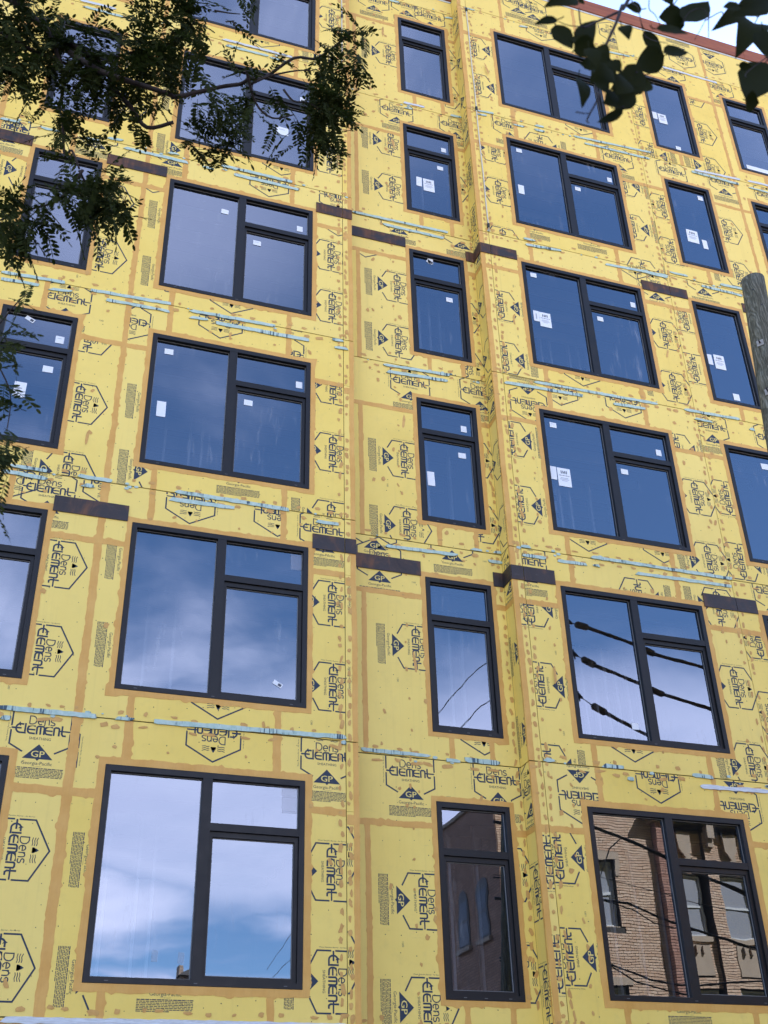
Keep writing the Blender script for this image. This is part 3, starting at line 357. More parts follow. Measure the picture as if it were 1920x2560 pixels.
# ---------------------------------------------------------------- print on the boards
def dens_element():
    """the printed mark as a flat mesh in (u, v), metres; level = tiny stacking height"""
    V = []; F = []; MI = []; lev = [0]
    def add(pts, faces, mi, dz=0.0):
        i = len(V); k = (lev[0] % 7) * .00007 + dz; lev[0] += 1
        V.extend((p[0], p[1], k) for p in pts); F.extend(tuple(i + q for q in f) for f in faces); MI.extend([mi] * len(faces))
    def stroke(pts, w, mi=0, closed=False):
        P = [Vector(p) for p in pts]; n = len(P); L_ = []; R_ = []
        for k in range(n):
            a = P[k - 1] if (k or closed) else None; c_ = P[(k + 1) % n] if (k < n - 1 or closed) else None
            d1 = (P[k] - a).normalized() if a is not None else None; d2 = (c_ - P[k]).normalized() if c_ is not None else None
            if d1 is None: d1 = d2
            if d2 is None: d2 = d1
            t = (d1 + d2).normalized() if (d1 + d2).length > 1e-6 else d1; nn = Vector((-t.y, t.x)); c = max(.35, nn.dot(Vector((-d1.y, d1.x))))
            L_.append(P[k] + nn * w / 2 / c); R_.append(P[k] - nn * w / 2 / c)
        m = n if closed else n - 1
        add(L_ + R_, [(k, n + k, n + (k + 1) % n, (k + 1) % n) for k in range(m)], mi)
    def arc(cx_, cy_, rx, ry, a0, a1, k=7): return [(cx_ + rx * math.cos(rad(a0 + (a1 - a0) * i / k)), cy_ + ry * math.sin(rad(a0 + (a1 - a0) * i / k))) for i in range(k + 1)]
    def text(body, size, x, y, width, mi=0, sy=None, dz=0.0):
        c = bpy.data.curves.new('t', 'FONT'); c.body = body; c.size = 1; c.resolution_u = 2
        o = bpy.data.objects.new('t', c); COL.objects.link(o); dg = bpy.context.evaluated_depsgraph_get(); me = bpy.data.meshes.new_from_object(o.evaluated_get(dg))
        xs = [v.co.x for v in me.vertices]; x0, x1 = min(xs), max(xs); sx = width / (x1 - x0); sy = sy or size
        add([(x - width / 2 + (v.co.x - x0) * sx, y + v.co.y * sy) for v in me.vertices], [tuple(p.vertices) for p in me.polygons], mi, dz)
        bpy.data.objects.remove(o); bpy.data.curves.remove(c); bpy.data.meshes.remove(me)
    hw = .334; w = .019
    # hexagon: upper part closed over the apex, broken where the wordmark crosses
    stroke([(-hw, .024), (-hw, .205), (0, .39), (hw, .205), (hw, .024)], w)
    stroke([(-hw, -.024), (-hw, -.193), (-.178, -.277)], w); stroke([(hw, -.024), (hw, -.193), (.178, -.277)], w)
    # drop and wavy lines
    pts = arc(0, .213, .032, .032, 200, -20, 12) + [(.018, .25), (.0, .277), (-.018, .25)]; add(pts, [tuple(range(len(pts)))], 0)
    for sgn in (-1, 1):
        for k in range(3):
            y = .195 + k * .024; stroke([(sgn * .048, y), (sgn * .075, y + .006), (sgn * .105, y - .001), (sgn * .14, y + .006 + .004 * k)], .0085)
    # 'Dens', thin strokes
    t = .0125; y0, x1 = .062, .105
    H_ = .098
    stroke([(-.140, y0), (-.140, y0 + H_), (-.108, y0 + H_)] + arc(-.108, y0 + H_ / 2, .044, H_ / 2, 80, -80, 6) + [(-.108, y0), (-.136, y0)], t)
    e = lambda x: [(x - .028, y0 + .036), (x + .028, y0 + .036)] + arc(x, y0 + .036, .028, .036, 20, 310, 9)
    stroke(e(-.018), t)
    stroke([(.032, y0), (.032, y0 + .072)], t); stroke([(.036, y0 + .052)] + arc(.058, y0 + .046, .022, .026, 140, 0, 5) + [(.080, y0)], t)
    stroke([(.146, y0 + .064)] + arc(.122, y0 + .054, .022, .018, 60, 250, 5) + arc(.122, y0 + .018, .024, .018, 70, -120, 5) + [(.098, y0 + .008)], t)
    # 'Element', heavy rounded strokes; the bars of E and t run out to the hexagon
    T_ = .0205; b0 = -.052; xh = .040
    stroke([(-hw, .002), (-.222, .002)], T_)
    stroke([(-.198, .052), (-.238, .052)] + arc(-.238, 0, .045, .052, 90, 270, 8) + [(-.168, b0)], T_); stroke([(-.180, b0 + .012), (-.180, .066)], T_)
    def ee(x, wd):
        return [(x + wd * .5, -.006), (x - wd * .42, -.006)], [(x + wd * .5, xh - .002), (x - wd * .2, xh - .002)] + arc(x - wd * .18, -.006, wd * .36, xh + .004, 92, 268, 7) + [(x + wd * .5, b0)]
    for x in (-.108, .088):
        a_, b_ = ee(x, .084); stroke(a_, T_ * .9); stroke(b_, T_)
    stroke([(-.048, b0 - .008), (-.048, xh - .012), (-.030, xh), (.020, xh), (.034, xh - .014), (.034, b0 - .008)], T_); stroke([(-.007, b0 - .008), (-.007, xh - .012)], T_)
    stroke([(.146, b0 - .008), (.146, xh - .010), (.160, xh), (.190, xh), (.204, xh - .012), (.204, b0 - .008)], T_)
    stroke([(.236, .068), (.236, -.032), (.250, b0), (.285, b0)], T_); stroke([(.212, .002), (hw, .002)], T_ * .85)
    text('SHEATHING', .040, 0, -.125, .245, 0, .045)
    # triangle mark with reversed letters
    add([(0, -.176), (-.172, -.354), (-.022, -.354), (0, -.376), (.022, -.354), (.172, -.354)], [(0, 1, 2, 3, 4, 5)], 0)
    text('GP', .085, 0, -.332, .150, 2, .108, .0006)
    for dx in (-.0018, .0018): text('GP', .085, dx, -.332, .150, 2, .108, .0007 + dx * .02)
    text('Georgia-Pacific', .05, 0, -.424, .345, 0, .056)
    text('UP TO THE STANDARD', .01, 0, -.447, .12, 1, .010)
    # block of small print
    rr = random.Random(5)
    for k in range(8):
        y = -.470 - k * .0165; x = -.305; hgt = .0095 if k else .011; end = .305 if k < 7 else .05
        while x < end:
            L_ = rr.uniform(.012, .05); L_ = min(L_, end - x)
            if L_ > .004: add([(x, y), (x + L_, y), (x + L_, y + hgt), (x, y + hgt)], [(0, 1, 2, 3)], 0 if k == 0 else 1)
            x += L_ + rr.uniform(.004, .009)
    # line of small print beside the hexagon
    n0 = len(V); text('Water Resistive Barrier - Air Barrier', .02, 0, 0, .36, 0, .021)
    for i in range(n0, len(V)):
        a_ = V[i]; V[i] = (-.364 - a_[1], .01 + a_[0], a_[2])
    # code number further along the board
    text('1283', .02, .52, -.30, .06, 1, .035)
    me = bpy.data.meshes.new('mark'); me.from_pydata(V, [], F)
    me.polygons.foreach_set('material_index', MI); return me
MARK = dens_element()
DIR = {0: ((1, 0), (0, 1)), 1: ((0, -1), (1, 0)), 2: ((-1, 0), (0, -1)), 3: ((0, 1), (-1, 0))}
def mark_bm(cx_, cz_, rot, clip, hs):
    (ux, uz), (vx, vz) = DIR[rot]
    bm = bmesh.new(); bm.from_mesh(MARK)
    bm.transform(Matrix(((ux, vx, 0, cx_), (uz, vz, 0, cz_), (0, 0, 1, 0), (0, 0, 0, 1))))
    x0, x1, z0, z1 = clip
    def cut(co, no, outer=True):
        bmesh.ops.bisect_plane(bm, geom=bm.verts[:] + bm.edges[:] + bm.faces[:], plane_co=co, plane_no=no, clear_outer=outer)
    xs = [v.co.x for v in bm.verts]; ys = [v.co.y for v in bm.verts]; bb = (min(xs), max(xs), min(ys), max(ys))
    if bb[0] < x0: cut((x0, 0, 0), (-1, 0, 0))
    if bb[1] > x1: cut((x1, 0, 0), (1, 0, 0))
    if bb[2] < z0: cut((0, z0, 0), (0, -1, 0))
    if bb[3] > z1: cut((0, z1, 0), (0, 1, 0))
    for q in hs:
        if q[0] < bb[1] and q[1] > bb[0] and q[2] < bb[3] and q[3] > bb[2]:
            for co, no in (((q[0], 0, 0), (1, 0, 0)), ((q[1], 0, 0), (1, 0, 0)), ((0, q[2], 0), (0, 1, 0)), ((0, q[3], 0), (0, 1, 0))): cut(co, no, False)
            dead = [f for f in bm.faces if q[0] < f.calc_center_median().x < q[1] and q[2] < f.calc_center_median().y < q[3]]
            bmesh.ops.delete(bm, geom=dead, context='FACES')
    return bm
# ---------------------------------------------------------------- sheathing boards, their print
LOW = {'L': [-7, -4.48, -2.65, -1.67, .68, 1.30, 3.13, 4.02, XC_L], 'M': [XC_L, 4.395, 5.61, 6.205, XC_R], 'R': [XC_R, 6.785, 7.585, 9.41, 10.43, 11.42, 12.65, 13.5, 14.55, 16.3, 19.0, 44.0], 'T': [0, YM - YR]}
UPP = {'L': [-7, -4.48, -2.65, -1.67, -.51, .68, 1.30, 3.13, 4.02, XC_L], 'M': [XC_L, XC_R], 'R': [XC_R, 6.785, 7.60, 9.41, 10.43, 12.65, 14.55, 16.9, 19.0, 44.0], 'T': [0, YM - YR]}
OPEN = (4.02, 6.785, 10.43)               # open vertical joints, left unsealed
cells = []
for pl in 'LMRT':
    for k in range(0, 8):
        j0, j1 = J[k], min(J[k + 1], TOP[pl])
        if k == 7: rows = [(UPP[pl], j0, j1)]
        elif k == 0: rows = [(LOW[pl], j0, .2), (UPP[pl], .2, j1)]
        else: rows = [(LOW[pl], j0, j0 + 2.42), (UPP[pl], j0 + 2.42, j1)]
        for xs, a, b_ in rows:
            for x0, x1 in zip(xs, xs[1:]): cells.append((pl, x0, x1, a, b_))
# marks that are not read off directly: the same 1.22 m repeat up and down a board
def cell_at(pl, x, z):
    for i, c in enumerate(cells):
        if c[0] == pl and c[1] <= x <= c[2] and c[3] <= z <= c[4]: return i
    return None
marks = [list(m) for m in LOGOS]
for m in list(marks):
    if m[3] not in (1, 3): continue
    for d in (-1.222, 1.222):
        z = m[2] + d; i = cell_at(m[0], m[4], z)
        if i is None or i != cell_at(m[0], m[4], m[5]): continue
        if any(q[0] == m[0] and abs(q[1] - m[1]) < .35 and abs(q[2] - z) < .8 for q in marks): continue
        marks.append([m[0], m[1], z, m[3], m[4], z])
for k in range(1, 7):                     # the narrow return: big marks in some storeys
    r = {1: 1, 2: 1, 3: 2, 4: 2, 5: 3, 6: 1}[k]; s0 = {1: .16, 2: .52, 3: .30, 4: .33, 5: .15, 6: .40}[k]
    for z in (J[k] + .42, J[k] + 1.63): marks.append(['T', s0, z, 1 if r != 3 else 3, .15, z])
    marks.append(['T', .22, J[k] + 2.95, 0, .15, J[k] + 2.9])
for x, z, r in ((16.9, 3.2, 1), (14.5, 5.0, 1), (14.5, 8.0, 1), (14.55, 11.6, 3), (14.5, 15.9, 1), (17.9, 12.6, 3), (-2.0, 3.0, 1), (-2.0, 6.4, 1), (-2.0, 9.8, 1), (-2.0, 16.2, 1), (-5.6, 12.2, 1), (14.6, 22.5, 0), (17, 22.4, 2), (8.4, 22.5, 0), (2.4, 22.4, 2), (12.9, 22.45, 2)):
    pl = 'L' if x < 4 else 'R'; marks.append([pl, x, z, r, x, z])
GAP = .0022
mark_of = {}
for m in marks:
    i = cell_at(m[0], m[4], m[5])
    if i is not None: mark_of.setdefault(i, []).append(m)
for i, (pl, x0, x1, z0, z1) in enumerate(cells):
    gx0 = .005 if x0 in OPEN else GAP; gx1 = .005 if x1 in OPEN else GAP
    gz0 = .007 if z0 in J else GAP; gz1 = .007 if z1 in J else GAP
    hs = holes(pl)
    bm = grid_panel(pl, x0 + gx0, x1 - gx1, z0 + gz0, z1 - gz1, hs, 0.0, .016)
    if bm is None: continue
    bo = part(bm_obj(bm, 'sheathing_board', M_SH))
    if i not in mark_of: continue
    out = Vector(W(pl, 0, 0, 1)) - Vector(W(pl, 0, 0, 0))
    for n_, m in enumerate(mark_of[i]):
        bm = mark_bm(m[1], m[2], m[3], (x0 + gx0 + .001, x1 - gx1 - .001, z0 + gz0 + .001, z1 - gz1 - .001), hs)
        if not bm.faces: bm.free(); continue
        for v in bm.verts: v.co = W(pl, v.co.x, v.co.y, .0008 + v.co.z + (n_ % 2) * .00003)
        bm.normal_update(); bmesh.ops.reverse_faces(bm, faces=[f for f in bm.faces if f.normal.dot(out) < 0])
        bm_obj(bm, 'printed_mark', [M_INK, M_INKF, M_LET], bo)

# ---------------------------------------------------------------- brushed amber flashing over the board joints
def rnd(x, y, s=1.0): return noise.noise(Vector((x * s, y * s, 3.7)))
def coat(pl, p0, p1, c, half, n, horizontal, name='flashing_band', rough_=1.0):
    steps = max(2, int(abs(p1 - p0) / .035)); mb = MB(); sd = random.uniform(0, 90)
    A = []; B_ = []
    for i in range(steps + 1):
        t = p0 + (p1 - p0) * i / steps
        e1 = half * (1 + .10 * rnd(t, sd, 2.1)) + rough_ * (.012 * rnd(t, sd + 7, 9) + .008 * rnd(t, sd + 17, 31) + (.02 if rnd(t, sd + 3, 13) > .45 else 0))
        e2 = half * (1 + .10 * rnd(t, sd + 40, 2.1)) + rough_ * (.012 * rnd(t, sd + 27, 9) + .008 * rnd(t, sd + 37, 31) + (.02 if rnd(t, sd + 23, 13) > .45 else 0))
        w_ = .012 * rnd(t, sd + 60, 1.1)
        A.append((t, c + w_ + e1)); B_.append((t, c + w_ - e2))
    f = (lambda t, s, n_: W(pl, t, s, n_)) if horizontal else (lambda t, s, n_: W(pl, s, t, n_))
    for (a0, a1), (b0, b1) in zip(zip(A, A[1:]), zip(B_, B_[1:])):
        q = [f(*a0, n), f(*a1, n), f(*b1, n), f(*b0, n)]
        mb.poly(q)
        mb.poly([f(*a0, n), f(*a0, .0002), f(*a1, .0002), f(*a1, n)]); mb.poly([f(*b0, n), f(*b1, n), f(*b1, .0002), f(*b0, .0002)])
    return part(mb.build(name, M_SEAL))
for k in range(1, 7):
    j0, j1 = J[k] + .007, J[k + 1] - .007; h_ = J[k] + 2.42; w0 = .058 if k == 1 else (.05 if k == 2 else .04)
    wz0, wz1 = ROWS[k - 1]
    coat('L', j0, j1, .68, w0, .0026, False)
    for x in (-4.48, -2.65, 1.30, 3.13): coat('L', j0, wz0, x, .042, .0026, False); coat('L', wz1, j1, x, .042 + (.012 if k == 1 else 0), .0026, False)
    coat('L', wz1, j1, -.51, .038, .0026, False); coat('L', j0, j1, -1.67, .045, .0026, False)
    coat('L', -2.28, -1.059, h_, .042, .0030, True); coat('L', -.007, 1.078, h_ - (.02 if k == 1 else 0), .043 + (.008 if k == 1 else 0), .0030, True); coat('L', 3.495, 4.015, h_ - (.02 if k == 1 else 0), .042, .0030, True); coat('L', 4.03, 4.15, h_ - .1, .06, .0030, True)
    coat('L', j0, j1, 4.148, .036, .0034, False, rough_=.35)
    coat('M', j0, h_, 4.397, .036, .0026, False, rough_=.5); coat('M', XC_L, 5.34, h_, .040, .0030, True); coat('M', 6.379, XC_R, h_, .045, .0030, True)
    for x in (5.61, 6.205): coat('M', j0, wz0, x, .038, .0026, False)
    coat('T', .005, YM - YR - .02, h_, .04, .0030, True); coat('T', j0, j1, YM - YR - .016, .015, .0034, False, rough_=.3)
    coat('R', j0, j1, 6.634, .041, .0034, False, rough_=.5); coat('R', 6.67, 6.78, h_, .05, .0030, True); coat('R', 6.79, 7.372, h_, .042, .0030, True)
    for x in (7.585, 9.41): coat('R', j0, wz0, x, .042, .0026, False)
    for x in (7.60, 9.41): coat('R', wz1, j1, x, .042, .0026, False)
    coat('R', j0, wz0, 11.42, .042, .0026, False); coat('R', j0, j1, 12.65, .036, .0026, False)
    coat('R', 9.789, 10.425, h_, .042, .0030, True); coat('R', 10.435, 10.873, h_, .042, .0030, True); coat('R', 11.914, 12.933, h_, .036, .0030, True)
    coat('R', j0, wz0, 13.5, .042, .0026, False); coat('R', j0, j1, 14.55, .042, .0026, False)
for x in (7.6, 9.41, 12.65, 14.55): coat('R', J[7] + .01, TOP['R'], x, .036, .0026, False)
for x in (.68, 1.3, 3.13): coat('L', J[7] + .01, TOP['L'], x, .036, .0026, False)
coat('R', J[7] + .01, TOP['R'], 6.634, .041, .0034, False, rough_=.5); coat('L', J[7] + .01, TOP['L'], 4.148, .036, .0034, False, rough_=.35)
def surround(pl, x0, x1, z0, z1, wd):
    sd = random.uniform(0, 90); mb = MB(); ring = []; n = .0038
    def side(pa, pb):
        L_ = math.hypot(pb[0] - pa[0], pb[1] - pa[1]); st = int(L_ / .04); return [(pa[0] + (pb[0] - pa[0]) * i / st, pa[1] + (pb[1] - pa[1]) * i / st) for i in range(st)]
    inner = side((x0, z0), (x1, z0)) + side((x1, z0), (x1, z1)) + side((x1, z1), (x0, z1)) + side((x0, z1), (x0, z0))
    cx_, cz_ = (x0 + x1) / 2, (z0 + z1) / 2; hx, hz = (x1 - x0) / 2, (z1 - z0) / 2
    for i, (x, z) in enumerate(inner):
        dx = 1 if x >= x1 - .03 else (-1 if x <= x0 + .03 else 0); dz = 1 if z >= z1 - .03 else (-1 if z <= z0 + .03 else 0)
        e = wd * (1 + .12 * rnd(x + z, sd, 1.7)) + .014 * rnd(x - z, sd + 9, 8) + .010 * rnd(x + z * 1.3, sd + 5, 30) + (.022 if rnd(x + z, sd + 31, 11) > .42 else 0)
        ring.append((x + dx * e, z + dz * e))
    m = len(inner)
    for i in range(m):
        k = (i + 1) % m; a, b2 = inner[i], inner[k]; c, d = ring[i], ring[k]
        mb.poly([W(pl, *a, n), W(pl, *b2, n), W(pl, *d, n), W(pl, *c, n)]); mb.poly([W(pl, *c, n), W(pl, *d, n), W(pl, *d, .0002), W(pl, *c, .0002)])
    return part(mb.build('window_flashing', M_SEAL))
for pl in 'LMR':
    for x0, x1, kd in WIN[pl]:
        for k, (z0, z1) in enumerate(ROWS): surround(pl, x0, x1, z0, z1, (.088 if k == 0 else .074) if pl != 'M' else .07)
# dabs over the fasteners
db = MB(); lev = 0
def dab(pl, x, z, w, h_, ang=0.0):
    global lev
    for a, b2, z0, z1 in holes(pl):
        if a - .03 < x < b2 + .03 and z0 - .03 < z < z1 + .03: return
    n = random.randint(7, 11); sq = random.uniform(.5, 1); pts = []; a0 = random.uniform(0, 6)
    for i in range(n):
        t = a0 + 2 * math.pi * i / n; r = 1 + random.uniform(-.28, .28); px = math.copysign(abs(math.cos(t)) ** sq, math.cos(t)) * w / 2 * r; pz = math.copysign(abs(math.sin(t)) ** sq, math.sin(t)) * h_ / 2 * r
        pts.append((x + px * math.cos(ang) - pz * math.sin(ang), z + px * math.sin(ang) + pz * math.cos(ang)))
    nn = .0042 + (lev % 9) * .0001; lev += 1
    c = W(pl, x, z, nn + .0012)
    for i in range(n): db.poly([c, W(pl, *pts[i], nn), W(pl, *pts[(i + 1) % n], nn)])
R_ = random.Random(21); random.seed(21)
for k in range(1, 8):
    j = J[k]
    for pl, (xa, xb) in (('L', (-2.6, 4.18)), ('M', (4.2, 6.58)), ('R', (6.62, 14.6))):
        x = xa + .05
        while x < xb:
            for dz in (-.075, .085):
                if random.random() < .8: dab(pl, x + random.uniform(-.05, .05), j + dz + random.uniform(-.025, .02), random.uniform(.07, .19) if dz < 0 and k < 3 else random.uniform(.045, .115), random.uniform(.032, .062), random.uniform(-.25, .25))
            if random.random() < .45: dab(pl, x, j - random.uniform(.15, .5), random.uniform(.03, .06), random.uniform(.03, .05), random.uniform(-.6, .6))
            x += random.uniform(.16, .34)
    for pl, x in (('L', 3.955), ('L', 4.068), ('M', 6.54), ('R', 6.735), ('R', 6.85), ('R', 10.36), ('R', 10.50)):
        z = j + .06
        while k < 7 and z < J[k + 1]:
            if random.random() < .88: dab(pl, x + random.uniform(-.018, .018), z, random.uniform(.034, .058), random.uniform(.05, .12), random.uniform(-.3, .3))
            z += random.uniform(.1, .2)
    if k < 7:
        for pl, xa, xb, q in (('L', -2, 4, 12), ('M', 4.5, 6.5, 16), ('R', 6.9, 14.4, 44)):
            for _ in range(q): dab(pl, random.uniform(xa, xb), random.uniform(J[k], J[k + 1]), random.uniform(.035, .07), random.uniform(.05, .095), random.uniform(-.6, .6))
        z = J[k] + .1                       # one stud line in the recess and one right of the corner
        while z < J[k + 1]:
            dab('M', 5.02 + random.uniform(-.03, .03), z, .035, random.uniform(.03, .07), random.uniform(-.4, .4)); dab('R', 7.14 + random.uniform(-.04, .04), z + .1, .035, random.uniform(.03, .08), random.uniform(-.4, .4)); z += random.uniform(.25, .5)
        for _ in range(3): dab(random.choice('LMR'), random.choice((.35, 5.0, 7.1, 10.1)), random.uniform(J[k] + .5, J[k] + 2.2), .04, random.uniform(.2, .35), random.uniform(-.3, .3))
o = part(db.build('flashing_dab', M_DAB, fix=False)); o['kind'] = 'stuff'
sb = MB()
for pl, xa, xb in (('L', -2.6, 4.0), ('M', 4.5, 6.55), ('R', 6.9, 14.6)):
    for i in range(int((xb - xa) / .203)):
        for k in range(int(24 / .229)):
            x = xa + .1 + i * .203 + random.uniform(-.02, .02); z = k * .229 + random.uniform(-.03, .03) + .02 * i
            if random.random() < .3 or z > 22.2: continue
            if any(a < x < b2 and z0 < z < z1 for a, b2, z0, z1 in holes(pl)): continue
            r = random.uniform(.005, .0075); sb.poly([W(pl, x + r * math.cos(t), z + r * math.sin(t), .0021) for t in (0, 1.05, 2.1, 3.14, 4.19, 5.24)])
o = part(sb.build('fastener_head', M_SCR, fix=False)); o['kind'] = 'stuff'
# ---------------------------------------------------------------- torn strips along the floor joints
for pl, x0, z0, x1, z1, wh in STRIPS:
    L_ = math.hypot(x1 - x0, z1 - z0); ux, uz = (x1 - x0) / L_, (z1 - z0) / L_
    if abs(uz) > .25: uz = 0; ux = 1
    hgt = (.028 if L_ > .5 else .024) * random.uniform(.9, 1.15); st = max(3, int(L_ / .05)); up_ = []; dn = []
    for i in range(st + 1):
        t = L_ * i / st; e = 1 if 0 < i < st else random.uniform(.45, .9)
        up_.append((x0 + ux * t + (random.uniform(-.02, .02) if not 0 < i < st else 0), z0 + uz * t + hgt * e + .010 * rnd(t, x0 * 7, 9)))
        dn.append((x0 + ux * t + (random.uniform(-.02, .02) if not 0 < i < st else 0), z0 + uz * t - hgt * e + .012 * rnd(t, z0 * 5, 11)))
    if random.random() < .45: up_[0] = (up_[0][0] + .05, up_[0][1])
    th = random.uniform(.008, .018); pts = [W(pl, *p, .0055) for p in up_ + dn[::-1]]; off = Vector(W(pl, 0, 0, th)) - Vector(W(pl, 0, 0, 0))
    mb = MB(); m = st + 1
    f = lambda p, n: W(pl, p[0], p[1], n)
    for i in range(st):
        a, b2, c, d = up_[i], up_[i + 1], dn[i + 1], dn[i]; n0 = th + .005 + .004 * rnd(i * .3, x0, 1); n1 = th + .005 + .004 * rnd((i + 1) * .3, x0, 1)
        mb.poly([f(a, n0), f(b2, n1), f(c, n1), f(d, n0)]); mb.poly([f(a, n0), f(a, .005), f(b2, .005), f(b2, n1)]); mb.poly([f(d, n0), f(c, n1), f(c, .005), f(d, .005)])
    for i in (0, st): mb.poly([f(up_[i], th + .005), f(dn[i], th + .005), f(dn[i], .005), f(up_[i], .005)])
    part(mb.build('torn_strip', M_WHT if wh else M_MINT))
# little leftovers of facer and smeared mortar along the joints
mb = MB()
for _ in range(150):
    pl = random.choice('LLMRRR'); xa, xb = {'L': (-2, 4.1), 'M': (4.3, 6.5), 'R': (6.7, 14.4)}[pl]; x = random.uniform(xa, xb); z = J[random.randint(2, 7)] + random.uniform(-.06, .05); s = random.uniform(.012, .035)
    mb.prism([W(pl, x + dx * s, z + dz * s * .7, .0052) for dx, dz in ((-1, -.6), (.4, -1), (1.2, .2), (.3, 1), (-.9, .7))], Vector(W(pl, 0, 0, .006)) - Vector(W(pl, 0, 0, 0)))
o = part(mb.build('facer_scrap', M_MINT)); o['kind'] = 'stuff'
# ---------------------------------------------------------------- steel plates, coping, cords
PL = [('L', -2.2, -1.11), ('L', .05, 1.015), ('L', 3.55, 4.015), ('L', 4.025, 4.187), ('M', 4.2, 5.275), ('M', 6.425, 6.588), ('T', .004, .295), ('R', 6.588, 6.781), ('R', 6.789, 7.295), ('R', 9.835, 10.426), ('R', 10.434, 10.805), ('R', 12.01, 12.87), ('R', 14.05, 15.02)]
for pl, a, b2 in PL:
    for z0, z1 in ((8.018, 8.255), (14.635, 14.865)):
        mb = MB(); p0 = W(pl, a, z0, .006); p1 = W(pl, b2, z1, .016)
        mb.box(*sorted((p0[0], p1[0])), *sorted((p0[1], p1[1])), z0, z1)
        part(mb.build('steel_plate', M_ST if z0 < 10 else M_STR))
for pl, z0, z1 in (('L', 23.0, 23.4), ('M', 22.33, 22.7), ('R', 23.0, 23.4)):
    x = EXT[pl][0] - (.02 if pl == 'R' else 0)
    while x < EXT[pl][1] - .05:
        x2 = min(x + 2.44, EXT[pl][1] - .004); mb = MB(); y = W(pl, 0, 0, .035)[1]; mb.box(x + .003, x2, y, y + .42, z0 + .003, z1); part(mb.build('coping_board', M_COP)); x = x2 + .004
    mb = MB(); y = W(pl, 0, 0, .012)[1]; mb.box(EXT[pl][0] + .01, EXT[pl][1] - .01, y, y + .2, z0 - .05, z0); part(mb.build('coping_edge', M_WHT))
mb = MB(); mb.box(XC_R - .03, XC_R + .2, YR + .4, YM + .5, 23.0, 23.38); part(mb.build('coping_board', M_COP))
def cord(pl, x, z0, z1, label):
    mb = MB(); st = 24; mb.tube([W(pl, x + .012 * rnd(i * .3, z0, 1), z0 + (z1 - z0) * i / st, .018) for i in range(st + 1)], .011, 6); o = mb.build('joint_cord', M_CORD, smooth=True)
    for z in (z0 + (z1 - z0) * .02, z0 + (z1 - z0) * .51, z1 - .05):
        q = MB(); p = W(pl, x, z, .018); q.box(p[0] - .02, p[0] + .02, p[1] - .02, p[1] + .014, z - .05, z + .05); q.build('clip', M_BLACK, o)
    return tag(o, label, 'cord')
cord('R', 6.785, 15.2, 21.78, 'long pale cord hanging down the joint right of the recess, held by black clips')
cord('L', 4.025, 18.6, 21.8, 'shorter pale cord hanging down the left wing edge near the leafy branch tip')

# ---------------------------------------------------------------- windows
def ring_box(mb, pl, x0, x1, z0, z1, l, r, t, b_, n0, n1):
    def bx(a, c, d, e):
        p0 = W(pl, a, d, n0); p1 = W(pl, c, e, n1); mb.box(*sorted((p0[0], p1[0])), *sorted((p0[1], p1[1])), d, e)
    bx(x0, x0 + l, z0, z1); bx(x1 - r, x1, z0, z1); bx(x0 + l, x1 - r, z1 - t, z1); bx(x0 + l, x1 - r, z0, z0 + b_)
def bar(mb, pl, x0, x1, z0, z1, n0, n1):
    p0 = W(pl, x0, z0, n0); p1 = W(pl, x1, z1, n1); mb.box(*sorted((p0[0], p1[0])), *sorted((p0[1], p1[1])), z0, z1)
M_GBACK = bpy.data.materials.new('glass_inner_face'); M_GBACK.use_nodes = True; h = NT(M_GBACK); h.t.nodes.remove(h.b)
tb = h.n('ShaderNodeBsdfTransparent'); h.l(tb.outputs[0], h.out.inputs[0])
def pane(pl, x0, x1, z0, z1, n, parent):
    t1, t2 = random.uniform(-.0012, .0012), random.uniform(-.0012, .0012)
    def p(x, z, k): return W(pl, x, z, n + k + t1 * (x - (x0 + x1) / 2) + t2 * (z - (z0 + z1) / 2))
    mb = MB(); a, b2, c, d = (x0, z0), (x1, z0), (x1, z1), (x0, z1)
    mb.poly([p(*q, 0) for q in (a, b2, c, d)], 0); mb.poly([p(*q, -.02) for q in (d, c, b2, a)], 1)
    for q, r in ((a, b2), (b2, c), (c, d), (d, a)): mb.poly([p(*r, 0), p(*q, 0), p(*q, -.02), p(*r, -.02)], 1)
    o = mb.build('glass_pane', [M_GL, M_GBACK], parent, fix=False)
    return o
winrec = []; M_BEAD = mat('grey_bead', (.16, .165, .17), .5)
